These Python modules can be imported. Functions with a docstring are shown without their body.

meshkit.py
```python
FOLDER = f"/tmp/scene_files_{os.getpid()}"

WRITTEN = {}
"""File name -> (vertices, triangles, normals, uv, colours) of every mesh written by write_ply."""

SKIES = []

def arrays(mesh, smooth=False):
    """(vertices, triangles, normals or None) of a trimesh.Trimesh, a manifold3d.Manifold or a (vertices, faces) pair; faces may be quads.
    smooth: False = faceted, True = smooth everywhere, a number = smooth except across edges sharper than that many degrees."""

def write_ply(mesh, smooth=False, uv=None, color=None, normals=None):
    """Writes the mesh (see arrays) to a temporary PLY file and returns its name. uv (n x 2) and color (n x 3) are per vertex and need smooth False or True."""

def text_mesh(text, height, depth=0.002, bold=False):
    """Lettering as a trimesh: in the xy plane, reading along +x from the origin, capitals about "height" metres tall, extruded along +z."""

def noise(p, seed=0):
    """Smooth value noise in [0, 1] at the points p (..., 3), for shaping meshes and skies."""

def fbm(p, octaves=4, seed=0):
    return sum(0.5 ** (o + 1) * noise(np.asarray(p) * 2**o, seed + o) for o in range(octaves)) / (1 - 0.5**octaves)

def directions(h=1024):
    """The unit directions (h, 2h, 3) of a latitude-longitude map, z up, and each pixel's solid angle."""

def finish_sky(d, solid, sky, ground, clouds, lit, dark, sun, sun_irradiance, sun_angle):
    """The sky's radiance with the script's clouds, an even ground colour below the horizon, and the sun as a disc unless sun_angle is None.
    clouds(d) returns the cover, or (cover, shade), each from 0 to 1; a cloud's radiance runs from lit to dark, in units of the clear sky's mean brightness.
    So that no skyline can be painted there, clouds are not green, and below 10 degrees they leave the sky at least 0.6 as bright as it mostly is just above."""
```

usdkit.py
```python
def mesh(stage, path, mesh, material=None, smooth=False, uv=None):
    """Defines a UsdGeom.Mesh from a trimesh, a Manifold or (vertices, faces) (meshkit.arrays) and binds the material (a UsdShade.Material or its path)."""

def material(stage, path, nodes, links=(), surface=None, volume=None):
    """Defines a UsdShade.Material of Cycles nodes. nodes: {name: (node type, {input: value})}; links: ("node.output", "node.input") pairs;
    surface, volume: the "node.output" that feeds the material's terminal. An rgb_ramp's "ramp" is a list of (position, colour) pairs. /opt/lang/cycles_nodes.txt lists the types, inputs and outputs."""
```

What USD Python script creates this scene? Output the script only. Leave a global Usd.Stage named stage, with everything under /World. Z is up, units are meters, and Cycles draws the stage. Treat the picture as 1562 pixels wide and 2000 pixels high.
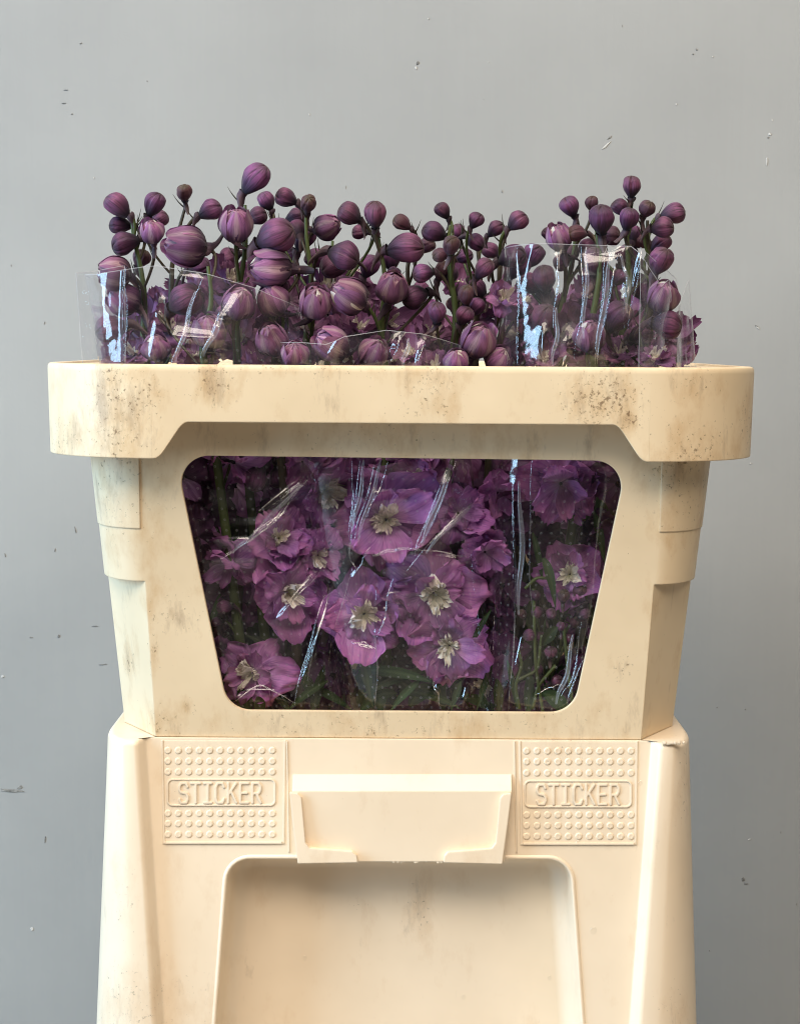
import math, random
import numpy as np, trimesh, manifold3d as m3
import shapely.geometry as sg
from shapely import affinity
from shapely.ops import unary_union
from scipy.interpolate import PchipInterpolator
from scipy.spatial import cKDTree
import usdkit, meshkit
from pxr import Usd, UsdGeom, UsdLux, UsdShade, Gf, Sdf, Vt

stage = Usd.Stage.CreateInMemory()
UsdGeom.SetStageUpAxis(stage, UsdGeom.Tokens.z)
UsdGeom.SetStageMetersPerUnit(stage, 1.0)
UsdGeom.Xform.Define(stage, '/World')
rng = random.Random(11)
nrg = np.random.default_rng(5)

# ------------------------------------------------------------------ camera
F = 3415.0                                   # focal length in units of the photograph's pixels
CAM = np.array([0.0, -1.0, 0.60])
PITCH, ROLL = math.atan(330 / F), math.radians(0.38)
_f = np.array([0, math.cos(PITCH), -math.sin(PITCH)])
_r0, _u0 = np.array([1.0, 0, 0]), np.array([0, math.sin(PITCH), math.cos(PITCH)])
_r = _r0 * math.cos(ROLL) + _u0 * math.sin(ROLL)
_u = -_r0 * math.sin(ROLL) + _u0 * math.cos(ROLL)
cam = UsdGeom.Camera.Define(stage, '/World/camera')
cam.CreateHorizontalApertureAttr(36.0)
cam.CreateVerticalApertureAttr(36.0 * 1024 / 799)
cam.CreateFocalLengthAttr(36.0 * F / 1562)
cam.CreateClippingRangeAttr(Gf.Vec2f(0.01, 100))
cam.CreateExposureAttr(0.0)
M4 = Gf.Matrix4d(*[float(x) for x in (*_r, 0, *_u, 0, *(-_f), 0, *CAM, 1)])
UsdGeom.Xformable(cam).AddTransformOp().Set(M4)


def ray(px, py):
    return _f + (px - 781) / F * _r - (py - 1000) / F * _u


def at(px, py, Y):
    d = ray(px, py)
    return CAM + d * ((Y - CAM[1]) / d[1])


def size(p, Y):                               # a length of p photograph pixels at depth Y, in metres
    return p / F * (1.0 + Y)


# ------------------------------------------------------------------ lamps (an indoor shed, sources out of view: window left, lamps overhead, added fill)
def rect(name, loc, look, w, h, intensity, color):
    l = UsdLux.RectLight.Define(stage, '/World/' + name)
    l.CreateWidthAttr(w); l.CreateHeightAttr(h)
    l.CreateIntensityAttr(intensity); l.CreateColorAttr(Gf.Vec3f(*color))
    loc, look = np.array(loc, float), np.array(look, float)
    z = loc - look; z /= np.linalg.norm(z)
    x = np.cross([0, 0, 1.0], z); x /= np.linalg.norm(x)
    y = np.cross(z, x)
    UsdGeom.Xformable(l).AddTransformOp().Set(Gf.Matrix4d(*[float(v) for v in (*x, 0, *y, 0, *z, 0, *loc, 1)]))
    return l


AIM = (0, 0.1, 0.5)
rect('window_light', (-2.7, -0.75, 1.15), AIM, 1.2, 1.9, 15.0, (0.46, 0.73, 1.0))  # unseen window, placed to cool the wall and left-hand faces
rect('ceiling_lamp', (-0.9, -1.8, 2.6), AIM, 2.4, 1.2, 7.8, (1.0, 0.88, 0.74))  # out of view, placed to light the bucket fronts from above
rect('ceiling_lamp_001', (-0.15, -0.45, 2.45), AIM, 2.0, 0.6, 7.6, (1.0, 0.92, 0.80))  # out of view, placed to brighten the upper wall and upward faces
rect('ceiling_lamp_002', (1.6, -1.8, 2.5), AIM, 1.6, 0.8, 4.2, (1.0, 0.84, 0.66))  # out of view, warms the right-hand sides
rect('skylight', (0.2, -2.4, 3.4), AIM, 4.5, 3.5, 0.8, (1.0, 0.95, 0.87))  # large fill light added overhead to soften the shadows

# ------------------------------------------------------------------ helpers
_count = {}


def path_for(name, parent='/World'):
    k = (str(parent), name)
    n = _count.get(k, 0); _count[k] = n + 1
    return f"{parent}/{name}" + (f"_{n:03d}" if n else '')


def obj(name, mesh, mat, parent='/World', smooth=30, uv=None):
    p = path_for(name, parent if isinstance(parent, str) else str(parent.GetPath()))
    m = usdkit.mesh(stage, p, mesh, mat, smooth=smooth, uv=uv)
    m.CreateDoubleSidedAttr(True)
    return m.GetPrim()


def xform(name, parent='/World', loc=(0, 0, 0)):
    p = path_for(name, parent if isinstance(parent, str) else str(parent.GetPath()))
    x = UsdGeom.Xform.Define(stage, p)
    if any(loc):
        x.AddTranslateOp().Set(Gf.Vec3d(*[float(v) for v in loc]))
    return x.GetPrim()


def tag(prim, label=None, cat=None, group=None, kind=None):
    for k, v in (('label', label), ('category', cat), ('group', group), ('kind', kind)):
        if v:
            prim.SetCustomDataByKey(k, v)
    return prim


def manifold(tm):
    return m3.Manifold(m3.Mesh(vert_properties=np.asarray(tm.vertices, np.float32), tri_verts=np.asarray(tm.faces, np.uint32)))


def hull(pts):
    return m3.Manifold.hull_points(np.asarray(pts, np.float64))


def loft(rings, cap=True, closed=True):
    """rings: list of (n,3) loops; returns a trimesh (outward when loops run counter-clockwise seen from the last ring's side)."""
    R = np.asarray(rings); k, n, _ = R.shape
    v = R.reshape(-1, 3); f = []
    for i in range(k - 1):
        for j in range(n if closed else n - 1):
            a, b = i * n + j, i * n + (j + 1) % n
            f += [(a, b, b + n), (a, b + n, a + n)]
    if cap:
        for i, flip in ((0, True), (k - 1, False)):
            c = len(v); v = np.vstack([v, R[i].mean(0)])
            for j in range(n):
                a, b = i * n + j, i * n + (j + 1) % n
                f.append((b, a, c) if flip else (a, b, c))
    t = trimesh.Trimesh(v, np.array(f), process=False)
    if cap and t.volume < 0:
        t.invert()
    return t


def tube(pts, radii, n=7):
    """a tapered tube along points, closed at the ends."""
    P = np.asarray(pts, float); radii = np.broadcast_to(radii, len(P))
    T = np.gradient(P, axis=0); T /= np.linalg.norm(T, axis=1, keepdims=True) + 1e-12
    ref = np.array([0.31, 0.9, 0.2]); rings = []
    for p, t, r in zip(P, T, radii):
        a = np.cross(t, ref); a /= np.linalg.norm(a) + 1e-12; b = np.cross(t, a)
        th = np.linspace(0, 2 * math.pi, n, endpoint=False)
        rings.append(p + r * (np.cos(th)[:, None] * a + np.sin(th)[:, None] * b))
    return loft(rings)


def bez(a, b, c, n=8):
    t = np.linspace(0, 1, n)[:, None]
    return (1 - t) ** 2 * a + 2 * t * (1 - t) * b + t * t * c


def frame(d, spin=0.0):
    """rotation whose z column is d."""
    d = np.asarray(d, float); d = d / np.linalg.norm(d)
    ref = np.array([0, 0, 1.0]) if abs(d[2]) < 0.9 else np.array([0, 1.0, 0])
    x = np.cross(ref, d); x /= np.linalg.norm(x); y = np.cross(d, x)
    c, s = math.cos(spin), math.sin(spin)
    return np.stack([x * c + y * s, -x * s + y * c, d], 1)


def grid_faces(nu, nv):
    i, j = np.meshgrid(np.arange(nv - 1), np.arange(nu - 1), indexing='ij')
    a = (i * nu + j).ravel()
    return np.vstack([np.stack([a, a + 1, a + nu + 1], 1), np.stack([a, a + nu + 1, a + nu], 1)])


def join(parts):
    return trimesh.util.concatenate(parts)


# ------------------------------------------------------------------ materials
LOOKS = '/World/Looks'
UsdGeom.Scope.Define(stage, LOOKS)


def plastic(name, base, grime, spots, speck_at=0.73, rough=0.42, smear=0.35, stain=0.2):
    """aged cream plastic: uneven tone, fine specks everywhere, denser scuffs round the given spots (point, radius, amount)."""
    n = {
        'geo': ('geometry', {}),
        'big': ('noise_texture', {'scale': 9.0, 'detail': 4.0, 'roughness': 0.6}),
        'fine': ('noise_texture', {'scale': 380.0, 'detail': 5.0, 'roughness': 0.72}),
        'mapv': ('mapping', {'scale': (60.0, 60.0, 17.0)}),
        'streak': ('noise_texture', {'scale': 1.0, 'detail': 6.0, 'roughness': 0.72}),
        'bev': ('bevel', {'radius': 0.0011, 'samples': 6}),
        'grain': ('noise_texture', {'scale': 900.0, 'detail': 2.0}),
        'bump': ('bump', {'strength': 0.06, 'distance': 0.0006}),
        'tone': ('map_range', {'from_min': 0.35, 'from_max': 0.7, 'to_min': 0.0, 'to_max': smear, 'clamp': True}),
        'mixbig': ('mix', {'color1': base, 'color2': tuple(np.array(base) * np.array((0.80, 0.76, 0.70)))}),
        'p': ('principled_bsdf', {'roughness': rough, 'specular_ior_level': 0.35, 'subsurface_weight': 0.0}),
    }
    L = [('geo.position', 'big.vector'), ('geo.position', 'fine.vector'), ('geo.position', 'mapv.vector'), ('mapv.vector', 'streak.vector'),
         ('geo.position', 'grain.vector'), ('grain.fac', 'bump.height'), ('bev.bevel', 'bump.normal'), ('bump.normal', 'p.normal'),
         ('big.fac', 'tone.value'), ('tone.result', 'mixbig.fac')]
    last = None
    for i, (pt, rad, amt, squash) in enumerate(spots):
        n[f'sub{i}'] = ('vector_math', {'math_type': 'subtract', 'vector2': tuple(pt)})
        n[f'sq{i}'] = ('vector_math', {'math_type': 'multiply', 'vector2': squash})
        n[f'len{i}'] = ('vector_math', {'math_type': 'length'})
        n[f'mr{i}'] = ('map_range', {'range_type': 'smoothstep', 'from_min': rad * 1.7, 'from_max': 0.0, 'to_min': 0.0, 'to_max': amt * 1.0, 'clamp': True})
        L += [('geo.position', f'sub{i}.vector1'), (f'sub{i}.vector', f'sq{i}.vector1'), (f'sq{i}.vector', f'len{i}.vector1'), (f'len{i}.value', f'mr{i}.value')]
        if last is None:
            last = f'mr{i}.result'
        else:
            n[f'add{i}'] = ('math', {'math_type': 'maximum'})
            L += [(last, f'add{i}.value1'), (f'mr{i}.result', f'add{i}.value2')]
            last = f'add{i}.value'
    n['sv'] = ('mapping', {'scale': (1.0, 1.0, 0.55)}); n['st2'] = ('noise_texture', {'scale': 52.0, 'detail': 7.0, 'roughness': 0.68})
    n['stadd'] = ('math', {'math_type': 'multiply_add', 'value2': 1.3})
    n['strange'] = ('map_range', {'from_min': 0.56, 'from_max': 0.80, 'to_min': 0.0, 'to_max': stain, 'clamp': True})
    n['mst'] = ('mix', {'color2': tuple(np.array(base) * np.array((0.66, 0.50, 0.32)))})
    L += [('geo.position', 'sv.vector'), ('sv.vector', 'st2.vector'), (last, 'stadd.value1'), ('st2.fac', 'stadd.value3'), ('stadd.value', 'strange.value'), ('strange.result', 'mst.fac'), ('mixbig.color', 'mst.color1')]
    n['comb'] = ('math', {'math_type': 'add'})
    L += [(last, 'comb.value1'), ('fine.fac', 'comb.value2')]
    n['comb2'] = ('math', {'math_type': 'add'})
    L += [(last, 'comb2.value1'), ('streak.fac', 'comb2.value2')]
    n['speck'] = ('map_range', {'from_min': speck_at, 'from_max': speck_at + 0.10, 'to_min': 0.0, 'to_max': 0.75, 'clamp': True})
    n['scuff'] = ('map_range', {'from_min': speck_at - 0.06, 'from_max': speck_at + 0.12, 'to_min': 0.0, 'to_max': 0.55, 'clamp': True})
    n['m1'] = ('mix', {'color2': tuple(np.array(grime) * 1.6 + 0.05)})
    n['m2'] = ('mix', {'color2': grime})
    L += [('comb.value', 'speck.value'), ('comb2.value', 'scuff.value'), ('mst.color', 'm1.color1'), ('scuff.result', 'm1.fac'),
          ('m1.color', 'm2.color1'), ('speck.result', 'm2.fac'), ('m2.color', 'p.base_color')]
    return usdkit.material(stage, f'{LOOKS}/{name}', n, L, surface='p.BSDF')


UP = (1, 1, 1)
up_spots = [(at(240, 790, 0.02), 0.030, 0.17, (1.4, 1, 0.6)), (at(150, 855, 0.04), 0.018, 0.16, (1, .6, 1)), (at(285, 775, 0.01), 0.018, 0.17, UP),
            (at(235, 870, 0.02), 0.022, 0.15, UP), (at(1180, 778, 0.0), 0.020, 0.17, (0.7, 1, 1)), (at(1330, 885, 0.02), 0.024, 0.18, UP),
            (at(1340, 740, 0.02), 0.020, 0.15, UP), (at(845, 760, 0), 0.020, 0.12, (1, 1, .6)), (at(1430, 830, .05), .03, .12, UP),
            (at(1228, 820, 0), 0.007, 0.2, UP), (at(420, 740, 0), 0.014, 0.14, (1, 1, .7)), (at(240, 960, .04), .04, .09, UP),
            (at(1350, 960, .04), .04, .08, UP), (at(365, 1385, .03), .007, .2, UP), (at(1210, 1310, .03), .010, .13, UP), (at(340, 1200, .03), .02, .09, UP),
            (at(260, 1290, .06), .012, .14, UP), (at(700, 900, .02), .03, .07, (.3, 1, 1)), (at(720, 1430, .03), .02, .09, (.15, 1, 1)), (at(300, 1430, .03), .02, .1, UP),
            (at(298, 1250, .03), .012, .13, (3, 1, .4)), (at(600, 715, 0), .01, .1, (.1, 1, 1)), (at(1020, 1410, .03), .02, .07, (.3, 1, 1))]
lo_spots = [(at(240, 1745, .02), .018, .12, (1.6, 1, .5)), (at(330, 1895, .01), .012, .17, (1.3, 1, 1)), (at(225, 1960, .01), .04, .13, UP), (at(345, 1960, .01), .03, .11, UP),
            (at(820, 1775, .05), .016, .13, (1.3, .6, .6)), (at(850, 1555, .02), .008, .12, UP), (at(1090, 1460, .03), .016, .12, (.6, 1, 1)), (at(1325, 1540, .04), .02, .12, (2, 1, .5)),
            (at(1310, 1960, .02), .018, .12, UP), (at(700, 1770, .05), .01, .1, UP), (at(1120, 1560, .03), .012, .08, UP), (at(340, 1560, .03), .006, .12, UP)]
CREAM_UP = plastic('aged_cream_plastic', (0.85, 0.685, 0.465), (0.15, 0.085, 0.04), up_spots, speck_at=0.675, smear=0.6, stain=0.55)
CREAM_LO = plastic('cream_plastic', (0.88, 0.735, 0.555), (0.20, 0.15, 0.10), lo_spots, speck_at=0.71, rough=0.36, smear=0.42, stain=0.30)


def wall_paint():
    n = {'geo': ('geometry', {}), 'map': ('mapping', {'scale': (260.0, 1.0, 9.0)}), 'st': ('noise_texture', {'scale': 1.0, 'detail': 5.0, 'roughness': .65}),
         'big': ('noise_texture', {'scale': 4.0, 'detail': 4.0}), 'gr': ('noise_texture', {'scale': 420.0, 'detail': 3.0}),
         'map2': ('mapping', {'scale': (90.0, 1.0, 30.0)}), 'lump': ('noise_texture', {'scale': 1.0, 'detail': 3.0}),
         'c1': ('rgb_ramp', {'ramp': [(0.3, (0.351, 0.355, 0.351)), (0.7, (0.357, 0.361, 0.357))]}),
         'c2': ('rgb_ramp', {'ramp': [(0.3, (0.9, 0.9, 0.9)), (0.7, (1.06, 1.06, 1.05))]}),
         'mul': ('mix', {'mix_type': 'multiply', 'fac': 1.0}), 'a1': ('math', {'math_type': 'multiply_add', 'value2': 0.6}),
         'a2': ('math', {'math_type': 'multiply_add', 'value2': 0.5}), 'bump': ('bump', {'strength': 0.10, 'distance': 0.0006}),
         'p': ('principled_bsdf', {'roughness': 0.5, 'specular_ior_level': 0.3})}
    L = [('geo.position', 'map.vector'), ('map.vector', 'st.vector'), ('geo.position', 'big.vector'), ('geo.position', 'gr.vector'), ('geo.position', 'map2.vector'), ('map2.vector', 'lump.vector'),
         ('st.fac', 'c1.fac'), ('big.fac', 'c2.fac'), ('c1.color', 'mul.color1'), ('c2.color', 'mul.color2'), ('mul.color', 'p.base_color'),
         ('st.fac', 'a1.value1'), ('gr.fac', 'a1.value3'), ('lump.fac', 'a2.value1'), ('a1.value', 'a2.value3'), ('a2.value', 'bump.height'), ('bump.normal', 'p.normal')]
    return usdkit.material(stage, f'{LOOKS}/grey_wall_paint', n, L, surface='p.BSDF')


def simple(name, col, rough=0.6, vary=0.25, scale=60.0):
    c = np.array(col)
    n = {'geo': ('geometry', {}), 'n': ('noise_texture', {'scale': scale, 'detail': 4.0}),
         'r': ('rgb_ramp', {'ramp': [(0.3, tuple(c * (1 - vary))), (0.7, tuple(c * (1 + vary)))]}), 'p': ('principled_bsdf', {'roughness': rough, 'specular_ior_level': 0.3})}
    return usdkit.material(stage, f'{LOOKS}/{name}', n, [('geo.position', 'n.vector'), ('n.fac', 'r.fac'), ('r.color', 'p.base_color')], surface='p.BSDF')


def petal(name, along, veins_dark, midrib=None, trans=0.25, vein_scale=26.0, vary=0.35, rough=0.55, veinamt=0.6):
    """petal colour runs along v from base to tip; fine veins run lengthwise; each petal has its own tone."""
    n = {'uv': ('texture_coordinate', {}), 'sep': ('separate_xyz', {}), 'ramp': ('rgb_ramp', {'ramp': along}), 'info': ('object_info', {}),
         'map': ('mapping', {'scale': (vein_scale, 2.2, 1.0)}), 'off': ('vector_math', {'math_type': 'add'}), 'cx': ('combine_xyz', {}), 'k': ('math', {'math_type': 'multiply', 'value2': 37.0}),
         'vein': ('noise_texture', {'scale': 1.0, 'detail': 3.0, 'roughness': .6, 'distortion': 0.4}),
         'vr': ('map_range', {'from_min': 0.48, 'from_max': 0.68, 'to_min': 0.0, 'to_max': veinamt, 'clamp': True}),
         'mv': ('mix', {'color2': veins_dark}),
         'geo': ('geometry', {}), 'blot': ('noise_texture', {'scale': 55.0, 'detail': 4.0}), 'br': ('map_range', {'from_min': .3, 'from_max': .7, 'to_min': 0.72, 'to_max': 1.22, 'clamp': True}),
         'val': ('map_range', {'from_min': 0.0, 'from_max': 1.0, 'to_min': 1 - vary, 'to_max': 1 + vary}),
         'vm': ('math', {'math_type': 'multiply'}),
         'hue': ('map_range', {'from_min': 0.0, 'from_max': 1.0, 'to_min': 0.465, 'to_max': 0.525}),
         'k2': ('math', {'math_type': 'multiply', 'value2': 7.31}), 'fr': ('math', {'math_type': 'fraction'}),
         'hsv': ('hsv', {'saturation': 1.0}), 'bump': ('bump', {'strength': 0.5, 'distance': 0.0008}),
         'p': ('principled_bsdf', {'roughness': rough, 'specular_ior_level': 0.3, 'sheen_weight': 0.1, 'sheen_roughness': .4}), 't': ('translucent_bsdf', {}), 'mix': ('mix_closure', {'fac': trans})}
    L = [('uv.UV', 'sep.vector'), ('sep.y', 'ramp.fac'), ('info.random', 'k.value1'), ('k.value', 'cx.x'), ('k.value', 'cx.y'), ('uv.UV', 'map.vector'),
         ('map.vector', 'off.vector1'), ('cx.vector', 'off.vector2'), ('off.vector', 'vein.vector'), ('vein.fac', 'vr.value'), ('vr.result', 'mv.fac'),
         ('geo.position', 'blot.vector'), ('blot.fac', 'br.value'), ('info.random', 'val.value'), ('val.result', 'vm.value1'), ('br.result', 'vm.value2'), ('vm.value', 'hsv.value'),
         ('info.random', 'k2.value1'), ('k2.value', 'fr.value1'), ('fr.value', 'hue.value'), ('hue.result', 'hsv.hue'), ('mv.color', 'hsv.color'),
         ('hsv.color', 'p.base_color'), ('hsv.color', 't.color'), ('vein.fac', 'bump.height'), ('bump.normal', 'p.normal'), ('p.BSDF', 'mix.closure1'), ('t.BSDF', 'mix.closure2')]
    if midrib is not None:
        n['absu'] = ('math', {'math_type': 'subtract', 'value2': 0.5}); n['ab2'] = ('math', {'math_type': 'absolute'})
        n['mr'] = ('map_range', {'range_type': 'smoothstep', 'from_min': 0.22, 'from_max': 0.04, 'to_min': 0.0, 'to_max': 0.72, 'clamp': True})
        n['mrm'] = ('mix', {'color2': midrib})
        L += [('sep.x', 'absu.value1'), ('absu.value', 'ab2.value1'), ('ab2.value', 'mr.value'), ('mr.result', 'mrm.fac'), ('ramp.color', 'mrm.color1'), ('mrm.color', 'mv.color1')]
    else:
        L += [('ramp.color', 'mv.color1')]
    return usdkit.material(stage, f'{LOOKS}/{name}', n, L, surface='mix.closure')


SPUR = (0.13, 0.082, 0.085)
BUD = petal('bud_purple', [(0.0, SPUR), (0.14, (0.075, 0.045, 0.06)), (0.30, (0.020, 0.015, 0.027)), (0.50, (0.068, 0.026, 0.058)), (0.78, (0.165, 0.050, 0.118)), (0.94, (0.095, 0.036, 0.075)), (1, (0.07, 0.036, 0.042))], (0.022, 0.013, 0.021), veinamt=0.75, vary=0.40, trans=0.08)
BUDB = petal('bud_brown_purple', [(0.0, SPUR), (0.16, (0.05, 0.03, 0.04)), (0.5, (0.085, 0.030, 0.055)), (0.9, (0.085, 0.036, 0.048)), (1, (0.07, 0.045, 0.03))], (0.03, 0.018, 0.025), vary=0.25, trans=0.05)
SEPAL = petal('opening_sepal', [(0, (0.03, 0.02, 0.03)), (0.25, (0.075, 0.034, 0.068)), (0.6, (0.25, 0.098, 0.205)), (0.9, (0.30, 0.110, 0.23)), (1, (0.31, 0.15, 0.24))], (0.05, 0.022, 0.045), midrib=(0.42, 0.28, 0.32), vary=0.3, trans=0.15)
PETAL = petal('open_petal', [(0, (0.62, 0.48, 0.58)), (0.25, (0.53, 0.26, 0.52)), (0.6, (0.44, 0.175, 0.42)), (0.9, (0.42, 0.15, 0.355)), (1, (0.26, 0.08, 0.22))], (0.23, 0.07, 0.30), vary=0.34, trans=0.25)
MAUVE = petal('mauve_petal', [(0, (0.42, 0.31, 0.38)), (0.25, (0.33, 0.18, 0.30)), (0.6, (0.27, 0.115, 0.235)), (0.92, (0.25, 0.095, 0.20)), (1, (0.18, 0.06, 0.14))], (0.13, 0.05, 0.13), vary=0.36, trans=0.2)
DARKP = petal('dark_shade_petal', [(0, (0.16, 0.09, 0.155)), (0.5, (0.12, 0.038, 0.115)), (1, (0.085, 0.025, 0.07))], (0.07, 0.02, 0.07), vary=0.35, trans=0.2)  # darker petal copy: burgundy blooms, plus shade inside the bucket put into colour
BEE = petal('cream_bee_petal', [(0, (0.40, 0.40, 0.22)), (0.35, (0.72, 0.68, 0.56)), (1, (0.82, 0.77, 0.70))], (0.5, 0.42, 0.33), vary=0.15, trans=0.2, veinamt=0.4)
STEM = simple('stem_green_brown', (0.058, 0.047, 0.030), 0.5, 0.45, 45)
STEMG = simple('stem_green', (0.060, 0.080, 0.025), 0.45, 0.35, 45)
LEAF = petal('leaf_green', [(0, (0.025, 0.045, 0.012)), (1, (0.024, 0.055, 0.013))], (0.015, 0.03, 0.008), midrib=(0.06, 0.095, 0.03), vary=0.4, trans=0.2)
WALL = wall_paint()
CHIP_D = simple('chip_dark', (0.22, 0.215, 0.20), 0.7, 0.4, 300)
CHIP_L = simple('chip_pale', (0.56, 0.55, 0.52), 0.5, 0.15, 300)
FLOOR = simple('floor_concrete', (0.30, 0.28, 0.255), 0.8, 0.2, 8)
RIB = simple('dark_bract', (0.05, 0.045, 0.03), 0.6, 0.3, 60)


def film():
    n = {'uv': ('texture_coordinate', {}), 'map': ('mapping', {'scale': (1.0, 1.0, 0.0)}),
         'vor': ('voronoi_texture', {'scale': 158.0, 'randomness': 0.10, 'dimensions': '2D'}),
         'ring': ('rgb_ramp', {'ramp': [(0.0, (0.1,) * 3), (0.04, (0.2,) * 3), (0.065, (1, 1, 1)), (0.10, (1, 1, 1)), (0.13, (0, 0, 0)), (1, (0, 0, 0))]}),
         'sep': ('separate_xyz', {}), 'low': ('map_range', {'from_min': 0.585, 'from_max': 0.615, 'to_min': 0.15, 'to_max': 0.0, 'clamp': True}),
         'rm': ('math', {'math_type': 'multiply'}), 'geo': ('geometry', {}), 'sp': ('separate_xyz', {}),
         'hz': ('noise_texture', {'scale': 25.0, 'detail': 4.0}), 'hr': ('map_range', {'from_min': 0.35, 'from_max': 0.75, 'to_min': 0.002, 'to_max': 0.020, 'clamp': True}), 'up': ('map_range', {'from_min': 0.575, 'from_max': 0.60, 'to_min': 1.0, 'to_max': 4.0, 'clamp': True}), 'hm': ('math', {'math_type': 'multiply'}),  # milky haze mixed into the film colour, stronger above the rim
         'sum': ('math', {'math_type': 'add'}),
         'wr': ('noise_texture', {'scale': 95.0, 'detail': 4.0, 'roughness': .6}), 'bump': ('bump', {'strength': 0.05, 'distance': 0.0012}),
         'tr': ('transparent_bsdf', {'color': (0.985, 0.985, 0.99)}), 'gl': ('glossy_bsdf', {'color': (1, 1, 1), 'roughness': 0.08}),
         'fr': ('layer_weight', {'blend': 0.5}), 'pw': ('math', {'math_type': 'power', 'value2': 5.0}), 'fm': ('math', {'math_type': 'multiply_add', 'value2': 0.90, 'value3': 0.065, 'use_clamp': True}),
         'm1': ('mix_closure', {}), 'df': ('diffuse_bsdf', {'color': (0.72, 0.72, 0.76)}), 'tl': ('translucent_bsdf', {'color': (0.6, 0.6, 0.63)}), 'dm': ('mix_closure', {'fac': 0.4}), 'm2': ('mix_closure', {})}
    L = [('uv.UV', 'map.vector'), ('map.vector', 'vor.vector'), ('vor.distance', 'ring.fac'), ('geo.position', 'sp.vector'), ('sp.z', 'low.value'), ('ring.color', 'rm.value1'), ('low.result', 'rm.value2'),
         ('geo.position', 'hz.vector'), ('hz.fac', 'hr.value'), ('rm.value', 'sum.value1'), ('sp.z', 'up.value'), ('hr.result', 'hm.value1'), ('up.result', 'hm.value2'), ('hm.value', 'sum.value2'), ('geo.position', 'wr.vector'), ('wr.fac', 'bump.height'),
         ('bump.normal', 'gl.normal'), ('fr.facing', 'pw.value1'), ('pw.value', 'fm.value1'), ('fm.value', 'm1.fac'), ('tr.BSDF', 'm1.closure1'), ('gl.BSDF', 'm1.closure2'),
         ('df.BSDF', 'dm.closure1'), ('tl.BSDF', 'dm.closure2'), ('sum.value', 'm2.fac'), ('m1.closure', 'm2.closure1'), ('dm.closure', 'm2.closure2')]
    return usdkit.material(stage, f'{LOOKS}/clear_film', n, L, surface='m2.closure')


FILM = film()
GATHER = usdkit.material(stage, f'{LOOKS}/film_sheen_gather', {'tr': ('transparent_bsdf', {'color': (0.98, 0.98, 0.99)}), 'df': ('diffuse_bsdf', {'color': (0.7, 0.7, 0.76)}), 'p': ('glossy_bsdf', {'color': (1, 1, 1), 'roughness': 0.22}), 'm': ('mix_closure', {'fac': 0.06}), 'm2': ('mix_closure', {'fac': 0.05})}, [('tr.BSDF', 'm.closure1'), ('p.BSDF', 'm.closure2'), ('m.closure', 'm2.closure1'), ('df.BSDF', 'm2.closure2')], surface='m2.closure')
FOLD = usdkit.material(stage, f'{LOOKS}/film_fold_glint', {'tr': ('transparent_bsdf', {'color': (0.97, 0.97, 0.98)}), 'p': ('glossy_bsdf', {'color': (1, 1, 1), 'roughness': 0.12}), 'm': ('mix_closure', {'fac': 0.16})}, [('tr.BSDF', 'm.closure1'), ('p.BSDF', 'm.closure2')], surface='m.closure')
EDGE = usdkit.material(stage, f'{LOOKS}/film_edge', {'tr': ('transparent_bsdf', {'color': (0.95, 0.95, 0.96)}), 'p': ('principled_bsdf', {'base_color': (0.75, 0.76, 0.80), 'roughness': 0.15}), 'm': ('mix_closure', {'fac': 0.27})}, [('tr.BSDF', 'm.closure1'), ('p.BSDF', 'm.closure2')], surface='m.closure')
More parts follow.
